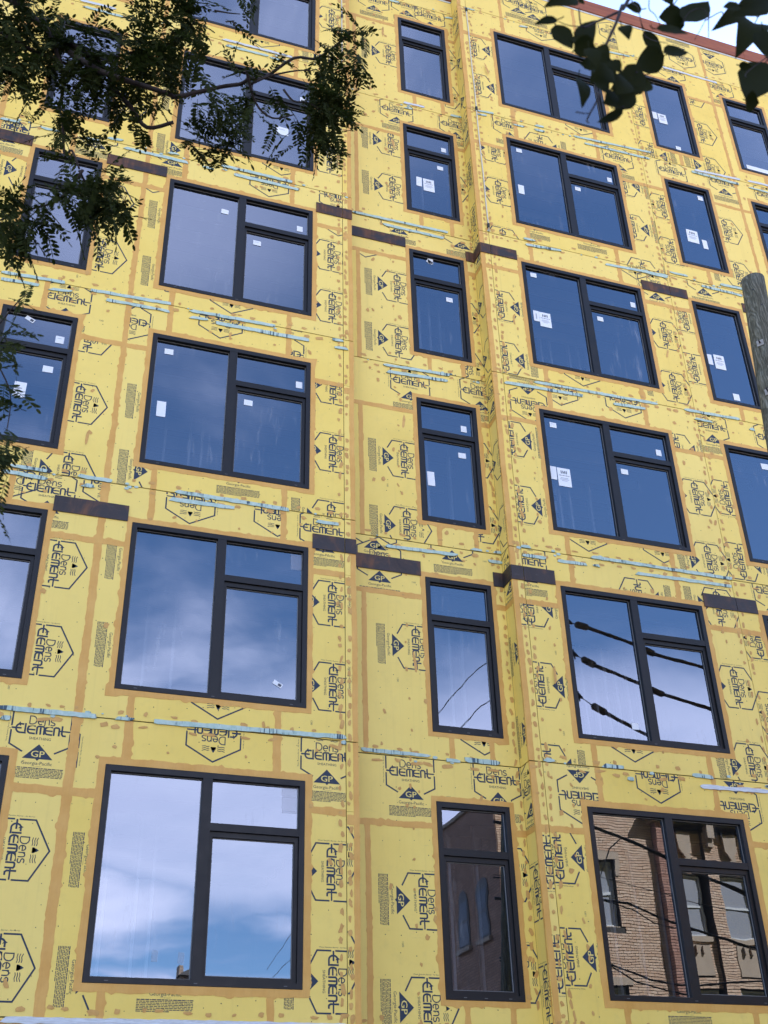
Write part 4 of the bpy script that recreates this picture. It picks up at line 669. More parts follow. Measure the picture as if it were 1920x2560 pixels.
def make_window(pl, x0, x1, z0, z1, kind):
    F0, F1 = -.12, .010; mb = MB(); ring_box(mb, pl, x0 + .004, x1 - .004, z0 + .004, z1 - .004, .066, .066, .070, .062, F0, F1)
    sash = None; panes = []
    if kind == 'wide':
        bar(mb, pl, x0 + 1.155, x0 + 1.272, z0 + .066, z1 - .074, F0, F1 - .002); xs = x0 + 1.272
        panes.append((x0 + .070, x0 + 1.155, z0 + .066, z1 - .074, -.052))
    else: xs = x0 + .070
    if kind != 'single':
        bar(mb, pl, xs, x1 - .070, z1 - .695, z1 - .605, F0, F1 - .003)
        panes.append((xs, x1 - .070, z1 - .605, z1 - .074, -.052)); sash = (xs, x1 - .070, z0 + .066, z1 - .695)
    else: panes.append((x0 + .070, x1 - .070, z0 + .066, z1 - .074, -.052))
    w = part(mb.build('window', M_FR))
    if sash:
        s = MB(); ring_box(s, pl, sash[0] + .003, sash[1] - .003, sash[2] + .003, sash[3] - .003, .036, .044, .062, .044, -.11, -.022); s.build('sash', M_FR, w)
        panes.append((sash[0] + .039, sash[1] - .047, sash[2] + .047, sash[3] - .065, -.062))
    for q in panes:
        pane(pl, *q, w); s = MB(); ring_box(s, pl, q[0] + .001, q[1] - .001, q[2] + .001, q[3] - .001, .011, .011, .011, .011, q[4] + .0005, q[4] + .006); s.build('glazing_bead', M_BEAD, w)
    for x, z in ((x0 + .25, z0 + .03), ((x0 + x1) / 2, z0 + .028), (x1 - .2, z0 + .03)):      # weep caps
        c = MB(); bar(c, pl, x - .02, x + .02, z - .004, z + .004, .010, .013); c.build('weep_cap', M_INT, w)
    winrec.append((pl, x0, x1, z0, z1, w, panes)); return w
for pl in 'LMR':
    for x0, x1, kd in WIN[pl]:
        for z0, z1 in ROWS: make_window(pl, x0, x1, z0, z1, kd)
for pl, x, z, w_, h_, kd in STICKERS:
    for rp, x0, x1, z0, z1, w, panes in winrec:
        if rp != pl or not (x0 < x < x1 and z0 < z < z1): continue
        n = -.046
        for q in panes:
            if q[0] < x < q[1] and q[2] < z < q[3]: n = q[4] + .006
        mb = MB(); a = random.uniform(-.03, .03) if kd != 2 else -.5
        def pt(u, v, k=0.0): return W(pl, x + u * w_ * math.cos(a) - v * h_ * math.sin(a), z + v * h_ * math.cos(a) + u * w_ * math.sin(a), n + k)
        rect = lambda u0, v0, u1, v1, mi, k: mb.poly([pt(u0, v0, k), pt(u1, v0, k), pt(u1, v1, k), pt(u0, v1, k)], mi)
        rect(-.5, -.5, .5, .5, 0, 0)
        if kd == 1:
            for u in (-.2, -.06, .08, .2): rect(u - .035, .19, u + .035, .36, 1, .0006)
            rect(-.12, .255, .13, .285, 1, .0009)
            for i in range(11): rect(-.41 + i * .075, .07, -.36 + i * .075, .12, 1 if i % 3 else 2, .0006)
            for i, (u0, u1) in enumerate(((-.3, .28), (-.36, .36), (-.22, .2))): rect(u0, -.06 - i * .075, u1, -.025 - i * .075, 2, .0006)
        elif kd == 0 and h_ > .2: rect(-.1, -.3, .1, .25, 2, .0006) if random.random() < .25 else None
        elif kd == 0: rect(-.3, .15, .2, .22, 2, .0006) if random.random() < .4 else None
        elif kd == 2: rect(.05, -.3, .4, .3, 1, .0006)
        o = mb.build('sticker', [M_FAINT if kd == 3 else M_STK, M_STKP, M_STKG], w, fix=False)
        break
# ---------------------------------------------------------------- ground, street
def struct(o): o['kind'] = 'structure'; return o
mb = MB(); mb.box(-300, 300, -300, 300, -2.4, -1.75); struct(mb.build('ground', M_SOIL))
mb = MB(); mb.box(-120, 120, -10.6, -3.4, -1.9, -1.73); struct(mb.build('road', M_ASPH))
for y0, y1 in ((-3.1, .6), (-14.46, -10.9)):
    mb = MB(); x = -60
    while x < 60: mb.box(x + .004, x + 1.496, y0, y1, -1.9, -1.6); x += 1.5
    struct(mb.build('pavement', M_CONC))
for y0, y1 in ((-3.4, -3.104), (-10.896, -10.6)):
    mb = MB(); mb.box(-60, 60, y0, y1, -1.9, -1.595); struct(mb.build('kerb', M_CONC))
mb = MB()
for k in range(-20, 20): mb.box(k * 4, k * 4 + 2, -7.06, -6.94, -1.73, -1.726)
struct(mb.build('road_marking', M_LINE))

# ---------------------------------------------------------------- brick building across the street (seen in the lower panes)
brk = thing('brick_building', 'sunlit buff brick corner building mirrored in the lower right window panes', 'building', (13, -14.5, -1.6)); brk_inv = Matrix.Translation((-13, 14.5, 1.6))
def bpart(o, parent=None):
    if parent is None: o.parent = brk; o.matrix_parent_inverse = brk_inv
    return o
def tex_brick(name, c1, c2, side):
    m = mat(name, rough=.88, spec=.2); h = NT(m); c = h.n('ShaderNodeTexCoord'); sp = h.n('ShaderNodeSeparateXYZ'); h.l(c.outputs['Object'], sp.inputs[0])
    cm = h.n('ShaderNodeCombineXYZ'); h.l(sp.outputs[1 if side else 0], cm.inputs[0]); h.l(sp.outputs[2], cm.inputs[1])
    bt = h.n('ShaderNodeTexBrick'); bt.inputs['Scale'].default_value = 1; bt.inputs['Brick Width'].default_value = .21; bt.inputs['Row Height'].default_value = .0715; bt.inputs['Mortar Size'].default_value = .006
    bt.inputs['Color1'].default_value = (*c1, 1); bt.inputs['Color2'].default_value = (*c2, 1); bt.inputs['Mortar'].default_value = (.12, .10, .085, 1); h.l(cm.outputs[0], bt.inputs['Vector'])
    a = h.noise(h.co(), 2, 6, .65); h.base(h.mix(h.map(a, .45, .75, 0, .5), bt.outputs[0], tuple(x * .55 for x in c1))); h.bump(bt.outputs[1], -.5, .01); return m
M_TBF = tex_brick('buff_brick_far', (.38, .27, .20), (.48, .355, .27), False); M_TBS = tex_brick('brown_brick_side', (.34, .19, .13), (.47, .28, .20), True)
YF = -14.5
LW = (15.20, 16.12, 6.60, 8.40)
mb = MB()
for x0, x1, z0, z1 in ((12.97, LW[0], -1.6, 10.2), (LW[1], 17.95, -1.6, 10.2), (LW[0], LW[1], -1.6, 4.0), (LW[0], LW[1], 5.15, LW[2]), (LW[0], LW[1], LW[3], 10.2), (19.1, 19.5, -1.6, 10.2), (20.6, 21.5, -1.6, 10.2)): mb.box(x0, x1, -14.9, YF - .022, z0, z1)
bpart(mb.build('front_wall', M_MORT))
mb = MB()
for x0, x1 in ((17.95, 19.1), (19.5, 20.6)):
    for z0, z1 in ((-1.6, 3.7), (5.22, 6.52), (8.24, 10.2)): mb.box(x0, x1, -15.1, YF - .16, z0, z1)
bpart(mb.build('bay_wall', M_MORT))
mb = MB(); mb.box(21.5, 36, -15.0, YF, -1.6, 10.2); bpart(mb.build('front_wall', M_TBF))
mb = MB(); mb.box(12.95, 13.3, -34, -14.52, -1.6, 9.9); mb.box(12.95, 13.3, -27, -14.52, 9.902, 10.3); bpart(mb.build('side_wall', M_TBS))
mb = MB(); mb.box(13.3, 36, -34, -15.12, -1.6, 9.7); bpart(mb.build('rear_block', M_TBF))
for y0, y1 in ((-19.0, -14.4), (-23, -19.02), (-27, -23.02)):
    mb = MB(); mb.box(12.88, 13.36, y0, y1, 10.302, 10.40); bpart(mb.build('parapet_stone', M_STONE))
# bricks laid one by one where the panes show them
mb = MB(); singles = []; rb = random.Random(4)
def lay(x0, x1, z0, z1, y, hs=(), d=.045):
    k = 0; z = z0
    while z + .062 <= z1 + .001:
        x = x0 + (0 if k % 2 else -.1065)
        while x < x1:
            a, b2 = max(x, x0), min(x + .203, x1)
            iv = [(a, b2)]
            for q in hs:
                if q[2] < z + .05 and q[3] > z + .005: iv = [r for u, v in iv for r in ((u, min(v, q[0])), (max(u, q[1]), v)) if r[1] - r[0] > .025]
            for u, v in iv:
                if v - u < .03: continue
                yy = y + rb.uniform(-.003, .003)
                if v - u > .2 and 15.9 < x < 17.25 and 6.9 < z < 9.6 and len(singles) < 300 and rb.random() < .85: singles.append((u, yy, z))
                else: mb.box(u, v, y - d, yy, z, z + .054)
            x += .213
        z += .0715; k += 1
st_holes = [(LW[0], LW[1], LW[2], LW[3]), (LW[0] - .1, LW[1] + .12, LW[3] - .42, LW[3] + .2), (LW[0] - .12, LW[1] + .12, LW[2] - .13, LW[2]), (LW[0], LW[1], 4.0, 5.15), (LW[0] - .1, LW[1] + .12, 5.154, 5.34), (LW[0] - .12, LW[1] + .12, 3.87, 4.0)]
lay(12.98, 17.44, -1.6, 10.2, YF, st_holes)
lay(19.1, 19.5, -1.6, 9.45, YF); lay(20.6, 21.5, -1.6, 9.45, YF)
for x0, x1 in ((17.95, 19.1), (19.5, 20.6)): lay(x0, x1, -1.6, 3.6, YF - .145)
pan = []
for x0, x1 in ((17.95, 19.1), (19.5, 20.6)):
    c = (x0 + x1) / 2
    pan += [(c - .24, c + .24, 8.62, 9.42), (x0 + .2, x1 - .2, 5.56, 6.36)]
for x0, x1 in ((17.95, 19.1), (19.5, 20.6)): lay(x0, x1, 5.24, 6.5, YF - .145, pan); lay(x0, x1, 8.28, 9.45, YF - .145, pan)
o = bpart(mb.build('brickwork', M_BR, fix=False)); o['kind'] = 'stuff'
one = MB(); one.box(0, .203, -.045, 0, 0, .054); bm_ = one.mesh('brick', M_BR)
for a, y, z in singles:
    o = bpart(link(bpy.data.objects.new('brick', bm_))); o.location = (a, y, z)
mb = MB(); x0, x1 = 17.45, 17.93
mb2 = MB(); mb2.box(x0 + .01, x1 - .01, YF - .03, YF + .20, -1.6, 9.45); bpart(mb2.build('pilaster_core', M_MORT))
k = 0; z = -1.55
while z < 9.4:
    cuts = [x0, x0 + .24, x1] if k % 2 else [x0, x0 + .12, x0 + .36, x1]
    for a, b2 in zip(cuts, cuts[1:]): mb.box(a + .004, b2 - .004, YF + .01, YF + .215 + rb.uniform(-.003, .003), z, z + .054)
    z += .0715; k += 1
o = bpart(mb.build('pilaster_brick', M_BRP, fix=False)); o['kind'] = 'stuff'
mb = MB(); mb.box(17.36, 18.02, YF - .02, YF + .28, 9.45, 9.52); mb.box(17.25, 18.1, YF - .02, YF + .36, 9.522, 9.62); mb.box(17.12, 18.2, YF - .02, YF + .46, 9.622, 9.74); bpart(mb.build('pilaster_cap', M_STONE))
mb = MB(); mb.box(18.21, 36, YF - .14, YF + .14, 9.56, 9.63); mb.box(18.21, 36, YF - .14, YF + .24, 9.632, 9.78); bpart(mb.build('cornice', M_CORN))
for c in (19.3, 20.85, 22.4, 24):
    mb = MB(); mb.box(c - .13, c + .13, YF - .2, YF + .22, 9.2, 9.558); mb.box(c - .09, c + .09, YF - .2, YF + .12, 8.98, 9.198); bpart(mb.build('cornice_bracket', M_STONE))
def shield(c, z0, z1, y):
    mb = MB(); mb.prism([(c - .2, y, z1), (c + .2, y, z1), (c + .2, y, z0 + .3), (c, y, z0 + .04), (c - .2, y, z0 + .3)], (0, .13, 0))
    o = bpart(mb.build('stone_shield', M_STONE)); mb = MB(); mb.box(c - .235, c + .235, y - .02, y, z0, z1 + .02); bpart(mb.build('stone_panel', M_STONE))
for x0, x1 in ((17.95, 19.1), (19.5, 20.6)):
    c = (x0 + x1) / 2; shield(c, 8.62, 9.40, YF - .135)
    mb = MB(); mb.box(x0 + .205, x1 - .205, YF - .17, YF - .125, 5.565, 6.355); bpart(mb.build('stone_panel', M_STONE))
    for s in (-.12, .12):
        mb = MB(); mb.box(c + s - .03, c + s + .03, YF - .124, YF - .05, 6.14, 6.33); bpart(mb.build('stone_tab', M_STONE))
def sash_window(x0, x1, z0, z1, y, sill=True):
    """white sash window facing +y"""
    mb = MB(); ring_b = lambda a, b2, c, d, t, ya, yb: [mb.box(a, a + t, ya, yb, c, d), mb.box(b2 - t, b2, ya, yb, c, d), mb.box(a + t, b2 - t, ya, yb, d - t, d), mb.box(a + t, b2 - t, ya, yb, c, c + t)]
    ring_b(x0, x1, z0, z1, .05, y - .10, y - .02); zm = (z0 + z1) / 2; mb.box(x0 + .05, x1 - .05, y - .09, y - .03, zm - .03, zm + .03)
    o = bpart(mb.build('window', M_PAINT))
    for a, b2 in ((z0 + .05, zm - .03), (zm + .03, z1 - .05)):
        g = MB(); g.box(x0 + .05, x1 - .05, y - .075, y - .06, a, b2); g.build('pane', M_HGL, o)
    if sill:
        s = MB(); s.box(x0 - .1, x1 + .1, y - .1, y + .09, z0 - .13, z0 - .002); s.build('sill', M_STONE, o)
sash_window(18.16, 18.95, 6.56, 8.22, YF - .2); sash_window(19.55, 20.5, 6.56, 8.22, YF - .2); sash_window(18.1, 18.98, 3.72, 5.2, YF - .2); sash_window(19.62, 20.5, 3.72, 5.2, YF - .2)
sash_window(LW[0] + .02, LW[1] - .02, LW[2] + .02, LW[3] - .02, YF - .12); sash_window(LW[0] + .02, LW[1] - .02, 4.02, 5.13, YF - .12)
mb = MB(); mb.box(LW[0] - .1, LW[1] + .12, YF - .05, YF + .035, LW[3] + .004, LW[3] + .2); mb.box(LW[1] + .004, LW[1] + .12, YF - .05, YF + .034, LW[3] - .42, LW[3]); mb.box(LW[0] - .1, LW[0] - .004, YF - .05, YF + .034, LW[3] - .42, LW[3]); bpart(mb.build('stone_lintel', M_STONE))
mb = MB(); mb.box(LW[0] - .1, LW[1] + .12, YF - .05, YF + .035, 5.154, 5.34); bpart(mb.build('stone_lintel', M_STONE))
M_DGL = mat('dim_side_glass', (.05, .05, .065), .35, spec=.25)
for yc in (-15.75, -17.2, -19.6, -22.0):
    for zz in (6.6, 3.2):
        mb = MB(); pts = [(12.945, yc - .38, zz), (12.945, yc + .38, zz), (12.945, yc + .38, zz + 1.3)] + [(12.945, yc + .38 * math.cos(t), zz + 1.3 + .3 * math.sin(t)) for t in (.5, 1.0, 1.57, 2.14, 2.64)] + [(12.945, yc - .38, zz + 1.3)]
        mb.prism(pts, (-.02, 0, 0)); o = bpart(mb.build('window', M_CORN))
        for s in (0, 1):
            g = MB(); g.box(12.915, 12.92, yc - .3, yc + .3, zz + .08 + s * .64, zz + .66 + s * .6); g.build('pane', M_DGL, o)
        s = MB(); s.box(12.84, 12.94, yc - .48, yc + .48, zz - .12, zz - .003); s.build('sill', M_STONE, o)
# house further down the street, its roof corner shows at the foot of the lowest wide pane
hs_ = thing('town_house', 'distant tan house whose roof corner is mirrored at the foot of the lowest left window', 'house', (10.5, -42, -1.6)); hi = Matrix.Translation((-10.5, 42, 1.6))
def hpart(o): o.parent = hs_; o.matrix_parent_inverse = hi; return o
mb = MB(); mb.box(8.55, 9.75, -46, -40, -1.6, 9.55); hpart(mb.build('wall', M_TBF))
mb = MB(); mb.prism([(8.45, -39.8, 9.552), (9.85, -39.8, 9.552), (9.15, -39.8, 9.95)], (0, -6.4, 0)); hpart(mb.build('roof', M_CORN))
for x in (8.7,):
    for z in (5.8, 2.6):
        mb = MB(); mb.box(x, x + .9, -39.998, -39.95, z, z + 1.6); o = hpart(mb.build('window', M_PAINT)); g = MB(); g.box(x + .07, x + .83, -39.949, -39.94, z + .08, z + 1.52); g.build('pane', M_HGL, o)
mb = MB(); mb.box(8.6, 8.8, -41.5, -40.8, 9.4, 10.15); hpart(mb.build('chimney', M_TBF))

# ---------------------------------------------------------------- utility pole and lines
pole = thing('utility_pole', 'weathered grey wooden utility pole with bare top at the right edge', 'pole', (7.72, -3.8, -1.6)); pi_ = Matrix.Translation((-7.72, 3.8, 1.6))
def ppart(o, parent=None):
    if parent is None: o.parent = pole; o.matrix_parent_inverse = pi_
    return o
mb = MB(); PT, PB = Vector((8.83, -3.8, 11.06)), Vector((7.75, -3.8, -1.6)); rp = random.Random(8)
n_ = 40; seg = 20; ax = (PT - PB)
for k in range(n_ + 1):
    t = k / n_; p = PB + ax * t; r = .205 - .045 * t
    for q in range(seg):
        a = 2 * math.pi * q / seg; rr = r * (1 + .022 * noise.noise(Vector((math.cos(a) * 2, math.sin(a) * 2, t * 6))) + .012 * noise.noise(Vector((math.cos(a) * 6, math.sin(a) * 6, t * 3))))
        mb.v.append((p.x + rr * math.cos(a), p.y + rr * math.sin(a), p.z))
for k in range(n_):
    for q in range(seg): a = k * seg + q; b2 = k * seg + (q + 1) % seg; mb.f.append((a, b2, b2 + seg, a + seg)); mb.m.append(0)
i0 = len(mb.v); mb.v.append((PT.x, PT.y, PT.z + .035))
for q in range(seg): mb.f.append((n_ * seg + q, n_ * seg + (q + 1) % seg, i0)); mb.m.append(0)
shaft = ppart(mb.build('shaft', M_POLE, smooth=True))
for z, ln in ((8.95, .11), (9.78, .07), (7.72, .10)):
    t = (z - PB.z) / ax.z; c = PB + ax * t; r = .205 - .045 * t
    mb = MB(); d = Vector((-.80, -.60, 0)); s = c + d * (r - .01); mb.tube([s, s + d * ln], .011, 8); ppart(mb.build('step_bolt', M_ST))
    mb = MB(); u = Vector((.60, -.80, 0)); pts = [s + d * .012 + u * a + Vector((0, 0, b2)) for a, b2 in ((-.045, -.045), (.045, -.045), (.045, .045), (-.045, .045))]; mb.prism(pts, d * .010); ppart(mb.build('washer_plate', M_CONC))
t = (9.5 - PB.z) / ax.z; c = PB + ax * t; mb = MB(); d = Vector((.55, -.83, 0)); u = Vector((.83, .55, 0)); s = c + d * .165; mb.prism([s + u * a + Vector((0, 0, b2)) for a, b2 in ((-.05, -.07), (.05, -.07), (.05, .07), (-.05, .07))], d * .012); ppart(mb.build('bracket_plate', M_CONC))
for z, a in ((10.75, 3.9), (10.45, 4.4), (9.9, 4.6), (8.5, 4.2)):
    t = (z - PB.z) / ax.z; c = PB + ax * t; r = .205 - .045 * t; d = Vector((math.cos(a), math.sin(a), 0)); mb = MB(); mb.tube([c + d * (r - .02), c + d * (r + .003)], .014, 8); ppart(mb.build('bolt_hole', M_BLACK))
def line(name, label, cat, group=None): return thing(name, label, cat, (0, 0, 0), group)
HZ = [('top', [(10.30, 10.31), (10.45, 10.27), (10.74, 10.22), (11.90, 9.95), (12.24, 9.86), (13.4, 9.70), (18, 9.35), (26, 9.5), (34, 10.2)]),
      ('middle', [(10.34, 9.60), (10.51, 9.52), (10.80, 9.40), (11.98, 9.06), (12.30, 8.97), (13.4, 8.77), (18, 8.3), (26, 8.4), (34, 9.0)]),
      ('lowest', [(10.32, 8.70), (10.61, 8.53), (10.90, 8.39), (11.75, 8.03), (12.0, 7.96), (13.4, 7.75), (18, 7.3), (26, 7.4), (34, 8.0)])]
for nm, P_ in HZ:
    P3 = [(x, -5.0, z) for x, z in P_]; o = line('power_line', nm + ' of the three brown sleeved power lines mirrored in the second storey window', 'power line', 'sleeved power lines over the street')
    mb = MB(); mb.tube(P3, .010, 6); mb.build('conductor', M_BLACK, o)
    for a in (1, 3): mb = MB(); p0, p1 = Vector(P3[a]), Vector(P3[a + 1]); mb.tube([p0, p0 + (p1 - p0) * .12, p0 + (p1 - p0) * .88, p1], [.04, .068, .068, .045], 12); mb.build('splice_cover', M_HOSE, o, smooth=True)
    for a, b2 in ((2, 3), (4, 6)): mb = MB(); mb.tube(P3[a:b2 + 1], .037, 10); mb.build('line_cover', M_HOSE, o, smooth=True)
    p0 = Vector(P3[0]); mb = MB(); mb.tube([p0 + Vector((-.08, 0, .05)), p0, p0 + Vector((.09, 0, -.04))], [.02, .055, .02], 8); mb.tube([p0 + Vector((0, 0, .10)), p0, p0 + Vector((.02, 0, -.12))], [.012, .03, .012], 6); mb.build('insulator', M_PORC, o)
for pts, lb in (([(10.3, -5, 10.31), (9.9, -6, 10.5), (9.83, -8, 10.77), (10.23, -12, 11.15), (10.6, -20, 10.5), (11.05, -30, 9.5), (12.7, -41, 10.2)], 'upper thin black wire crossing the street, mirrored in the narrow second storey window'), ([(10.34, -5, 9.6), (10.0, -6.2, 9.75), (9.87, -8, 9.88), (10.6, -12, 10.5), (11.3, -20, 10.1), (12, -30, 9.4), (13, -41, 9.9)], 'lower thin black wire crossing the street, mirrored in the narrow second storey window')):
    mb = MB(); mb.tube(pts, .013, 6); tag(mb.build('street_wire', M_BLACK), lb, 'wire')
CB = [([(8.6, 6.3), (10.35, 6.12), (10.66, 6.04), (10.92, 5.98), (11.78, 5.71), (12.46, 5.44), (13.4, 5.18), (18, 4.6), (30, 5.2)], .032, 'thick black cable highest across the mirrored brick wall in the lowest right window'),
      ([(8.5, 5.25), (10.34, 5.22), (10.6, 5.75), (10.92, 5.99), (11.8, 5.66), (13.4, 5.12), (20, 4.5), (30, 5.1)], .013, 'thin looping cable joining the thick cable over the mirrored brick wall'),
      ([(8.5, 4.9), (10.35, 4.83), (10.83, 4.80), (11.77, 4.50), (12.12, 4.44), (13.36, 4.19), (18, 3.8), (30, 4.6)], .022, 'black cable across the middle of the mirrored brick wall'),
      ([(8.5, 4.88), (10.36, 4.82), (10.9, 4.70), (11.3, 4.50), (11.75, 4.42), (12.2, 4.42), (13.36, 4.16), (18, 3.7), (30, 4.5)], .012, 'slack thin cable drooping under the middle black cable'),
      ([(8.5, 5.3), (10.34, 5.22), (11.06, 5.10), (11.77, 4.99), (12.8, 4.84), (18, 4.4), (30, 5)], .007, 'hair thin wire crossing the mirrored brick wall above the middle cable'),
      ([(8.5, 3.9), (10.34, 3.74), (11.07, 3.53), (11.71, 3.46), (13.39, 3.60), (18, 3.4), (30, 4.2)], .018, 'lowest black cable across the foot of the mirrored brick wall'),
      ([(8.5, 3.85), (10.34, 3.71), (10.8, 3.48), (11.4, 3.36), (11.9, 3.30), (13.39, 3.3), (18, 3.2), (30, 4.1)], .014, 'tangled thin cable sagging below the lowest black cable')]
for pts, r, lb in CB:
    mb = MB(); mb.tube([(x, -5.0 - .02 * i_ % 3, z) for i_, (x, z) in enumerate(pts)], r, 8); tag(mb.build('street_cable', M_BLACK, smooth=True), lb, 'cable', 'cables strung along the street')

# ---------------------------------------------------------------- leafy branch, upper left: compound leaves on a locust
rl = random.Random(77)
def smooth_path(P, k=4):
    P = [Vector(p) for p in P]; out = []
    for i in range(len(P) - 1):
        p0, p1, p2, p3 = P[max(i - 1, 0)], P[i], P[i + 1], P[min(i + 2, len(P) - 1)]
        for j in range(k):
            t = j / k; out.append(.5 * ((2 * p1) + (p2 - p0) * t + (2 * p0 - 5 * p1 + 4 * p2 - p3) * t * t + (3 * p1 - p0 - 3 * p2 + p3) * t ** 3))
    return out + [P[-1]]
tree = thing('locust_tree', 'dark feathery locust branch hanging across the upper left windows', 'tree', (-3.3, -9.9, -1.75)); ti = Matrix.Translation((3.3, 9.9, 1.75))
def tpart(o): o.parent = tree; o.matrix_parent_inverse = ti; return o
mb = MB(); mb.tube(smooth_path([(-3.3, -9.9, -1.75), (-3.25, -9.88, .6), (-3.1, -9.8, 2.6), (-2.6, -9.75, 4.0), (-1.9, -9.7, 4.6), BRANCHES[0][0]]), [.13 - .0045 * i for i in range(21)], 12); tpart(mb.build('trunk', M_BARK, smooth=True))
mb = MB(); mb.tube(smooth_path([(-3.1, -9.8, 2.6), (-3.0, -9.9, 4.4), (-2.5, -10.2, 6.2), (-1.9, -10.4, 7.4)]), [.085 - .005 * i for i in range(13)], 10); tpart(mb.build('limb', M_BARK, smooth=True))
mb = MB(); mb.tube(smooth_path([(-2.6, -9.75, 4.0), (-1.7, -9.65, 3.9), BRANCHES[8][0]]), [.03 - .003 * i for i in range(9)], 8); tpart(mb.build('limb', M_BARK, smooth=True))
mb = MB(); mb.tube(smooth_path([(-2.6, -9.75, 4.0), (-1.5, -9.6, 3.7), BRANCHES[6][-1]]), [.02 - .0018 * i for i in range(9)], 8); tpart(mb.build('limb', M_BARK, smooth=True))
mb = MB(); mb.tube(smooth_path([(-1.9, -9.7, 4.6), (-1.2, -9.7, 4.9), BRANCHES[12][0]]), [.02 - .0015 * i for i in range(9)], 8); tpart(mb.build('limb', M_BARK, smooth=True))
thick = [.020, .014, .007, .006, .006, .010, .007, .006, .004, .004, .005, .004, .010, .008]
for P, r in zip(BRANCHES, thick):
    sp = smooth_path([(p[0] + rl.uniform(-.008, .008), p[1] + rl.uniform(-.06, .06), p[2]) for p in P]); n = len(sp); mb = MB(); mb.tube(sp, [r * (1 - .6 * i / n) for i in range(n)], 7); tpart(mb.build('branch', M_BARK, smooth=True))
def frond_mesh(k):
    mb = MB(); r = random.Random(100 + k); L_ = 1.0; pairs = r.randint(8, 11); curve = r.uniform(-.25, .25); droop = r.uniform(.05, .35)
    P = lambda t: Vector((t * L_, curve * t * t, -droop * t * t))
    mb.tube([P(i / 5) for i in range(6)], .008, 4)
    for i in range(pairs + 1):
        t = .12 + .88 * i / pairs; c = P(t); d = (P(min(1, t + .02)) - P(t - .02)).normalized()
        sz = .20 * (1 - .35 * abs(t - .55)) * r.uniform(.85, 1.1)
        for sg in ((-1, 1) if i < pairs else (0,)):
            ang = sg * rad(r.uniform(52, 72)); side = Vector((-d.y, d.x, 0)).normalized(); upn = d.cross(side)
            ax_ = (d * math.cos(ang) + side * math.sin(ang)).normalized(); tilt = r.uniform(-.5, .5); sd_ = ax_.cross(upn).normalized(); w_ = (sd_ * math.cos(tilt) + upn * math.sin(tilt)) * sz * .22
            ax_ = (ax_ + upn * r.uniform(-.25, .15)).normalized()
            b0 = c + ax_ * .012; q = [b0, b0 + ax_ * sz * .25 + w_ * .85, b0 + ax_ * sz * .6 + w_, b0 + ax_ * sz * .9 + w_ * .55, b0 + ax_ * sz, b0 + ax_ * sz * .9 - w_ * .55, b0 + ax_ * sz * .6 - w_, b0 + ax_ * sz * .25 - w_ * .85]
            mb.poly(q)
    return mb.mesh('compound_leaf', M_LEAF)
FR = [frond_mesh(k) for k in range(9)]
place = []
segs = [(Vector(a), Vector(b2)) for P in BRANCHES for a, b2 in zip(P, P[1:])]
def near(p):
    best = None
    for a, b2 in segs:
        d = b2 - a; t = max(0, min(1, (p - a).dot(d) / max(1e-9, d.length_squared))); q = a + d * t; dd = (p - q).length
        if best is None or dd < best[0]: best = (dd, q)
    return best[1]
def frond_at(p, ln):
    q = near(p); d = (p - q); d.y *= .4
    d = (d.normalized() if d.length > .02 else Vector((rl.uniform(-1, 1), 0, -.3))) * .75 + Vector((rl.uniform(-.8, .8), rl.uniform(-.6, .6), rl.uniform(-.65, .5)))
    d.normalize(); s = d.cross(Vector((rl.uniform(-.5, .5), rl.uniform(-.9, -.1), rl.uniform(.2, 1)))).normalized(); u = s.cross(d) * -1
    if u.z < 0: u = -u; s = -s
    return Matrix(((d.x * ln, s.x * ln, u.x * ln, p.x - d.x * ln * .5), (d.y * ln, s.y * ln, u.y * ln, p.y - d.y * ln * .5), (d.z * ln, s.z * ln, u.z * ln, p.z - d.z * ln * .5), (0, 0, 0, 1)))
for c, rx, rz, k in BLOBS:
    cnt = max(2, int(math.pi * rx * rz * k / .0062 * 3.9))
    for _ in range(cnt):
        a = rl.uniform(0, 6.283); r = math.sqrt(rl.random()) * rl.uniform(.75, 1.05)
        p = Vector((c[0] + rx * r * math.cos(a), c[1] + rl.uniform(-.16, .16), c[2] + rz * r * math.sin(a))); place.append(frond_at(p, rl.uniform(.12, .20)))
rl.shuffle(place)
print('fronds', len(place))
for M in place[:300]:
    o = tpart(link(bpy.data.objects.new('compound_leaf', FR[rl.randrange(9)]))); o.matrix_basis = M
tot = MB()
def bake(M):
    me = FR[rl.randrange(9)]; i = len(tot.v); tot.v += [tuple(M @ v.co) for v in me.vertices]
    for p in me.polygons: tot.f.append(tuple(i + q for q in p.vertices)); tot.m.append(0)
for M in place[300:]: bake(M)
for _ in range(420):                      # the rest of the crown, up and out of the picture to the left
    p = Vector((rl.gauss(-2.3, .5), rl.gauss(-10.1, .5), rl.gauss(6.3, .8)))
    if p.x > -1.15 or p.z < 4.6: continue
    bake(frond_at(p, rl.uniform(.13, .22)))
for _ in range(160):
    p = Vector((rl.uniform(-2.6, -1.0), rl.gauss(-9.7, .25), rl.uniform(3.8, 5.2))); bake(frond_at(p, rl.uniform(.13, .2)))
o = tpart(tot.build('foliage', M_LEAF, fix=False)); o['kind'] = 'stuff'

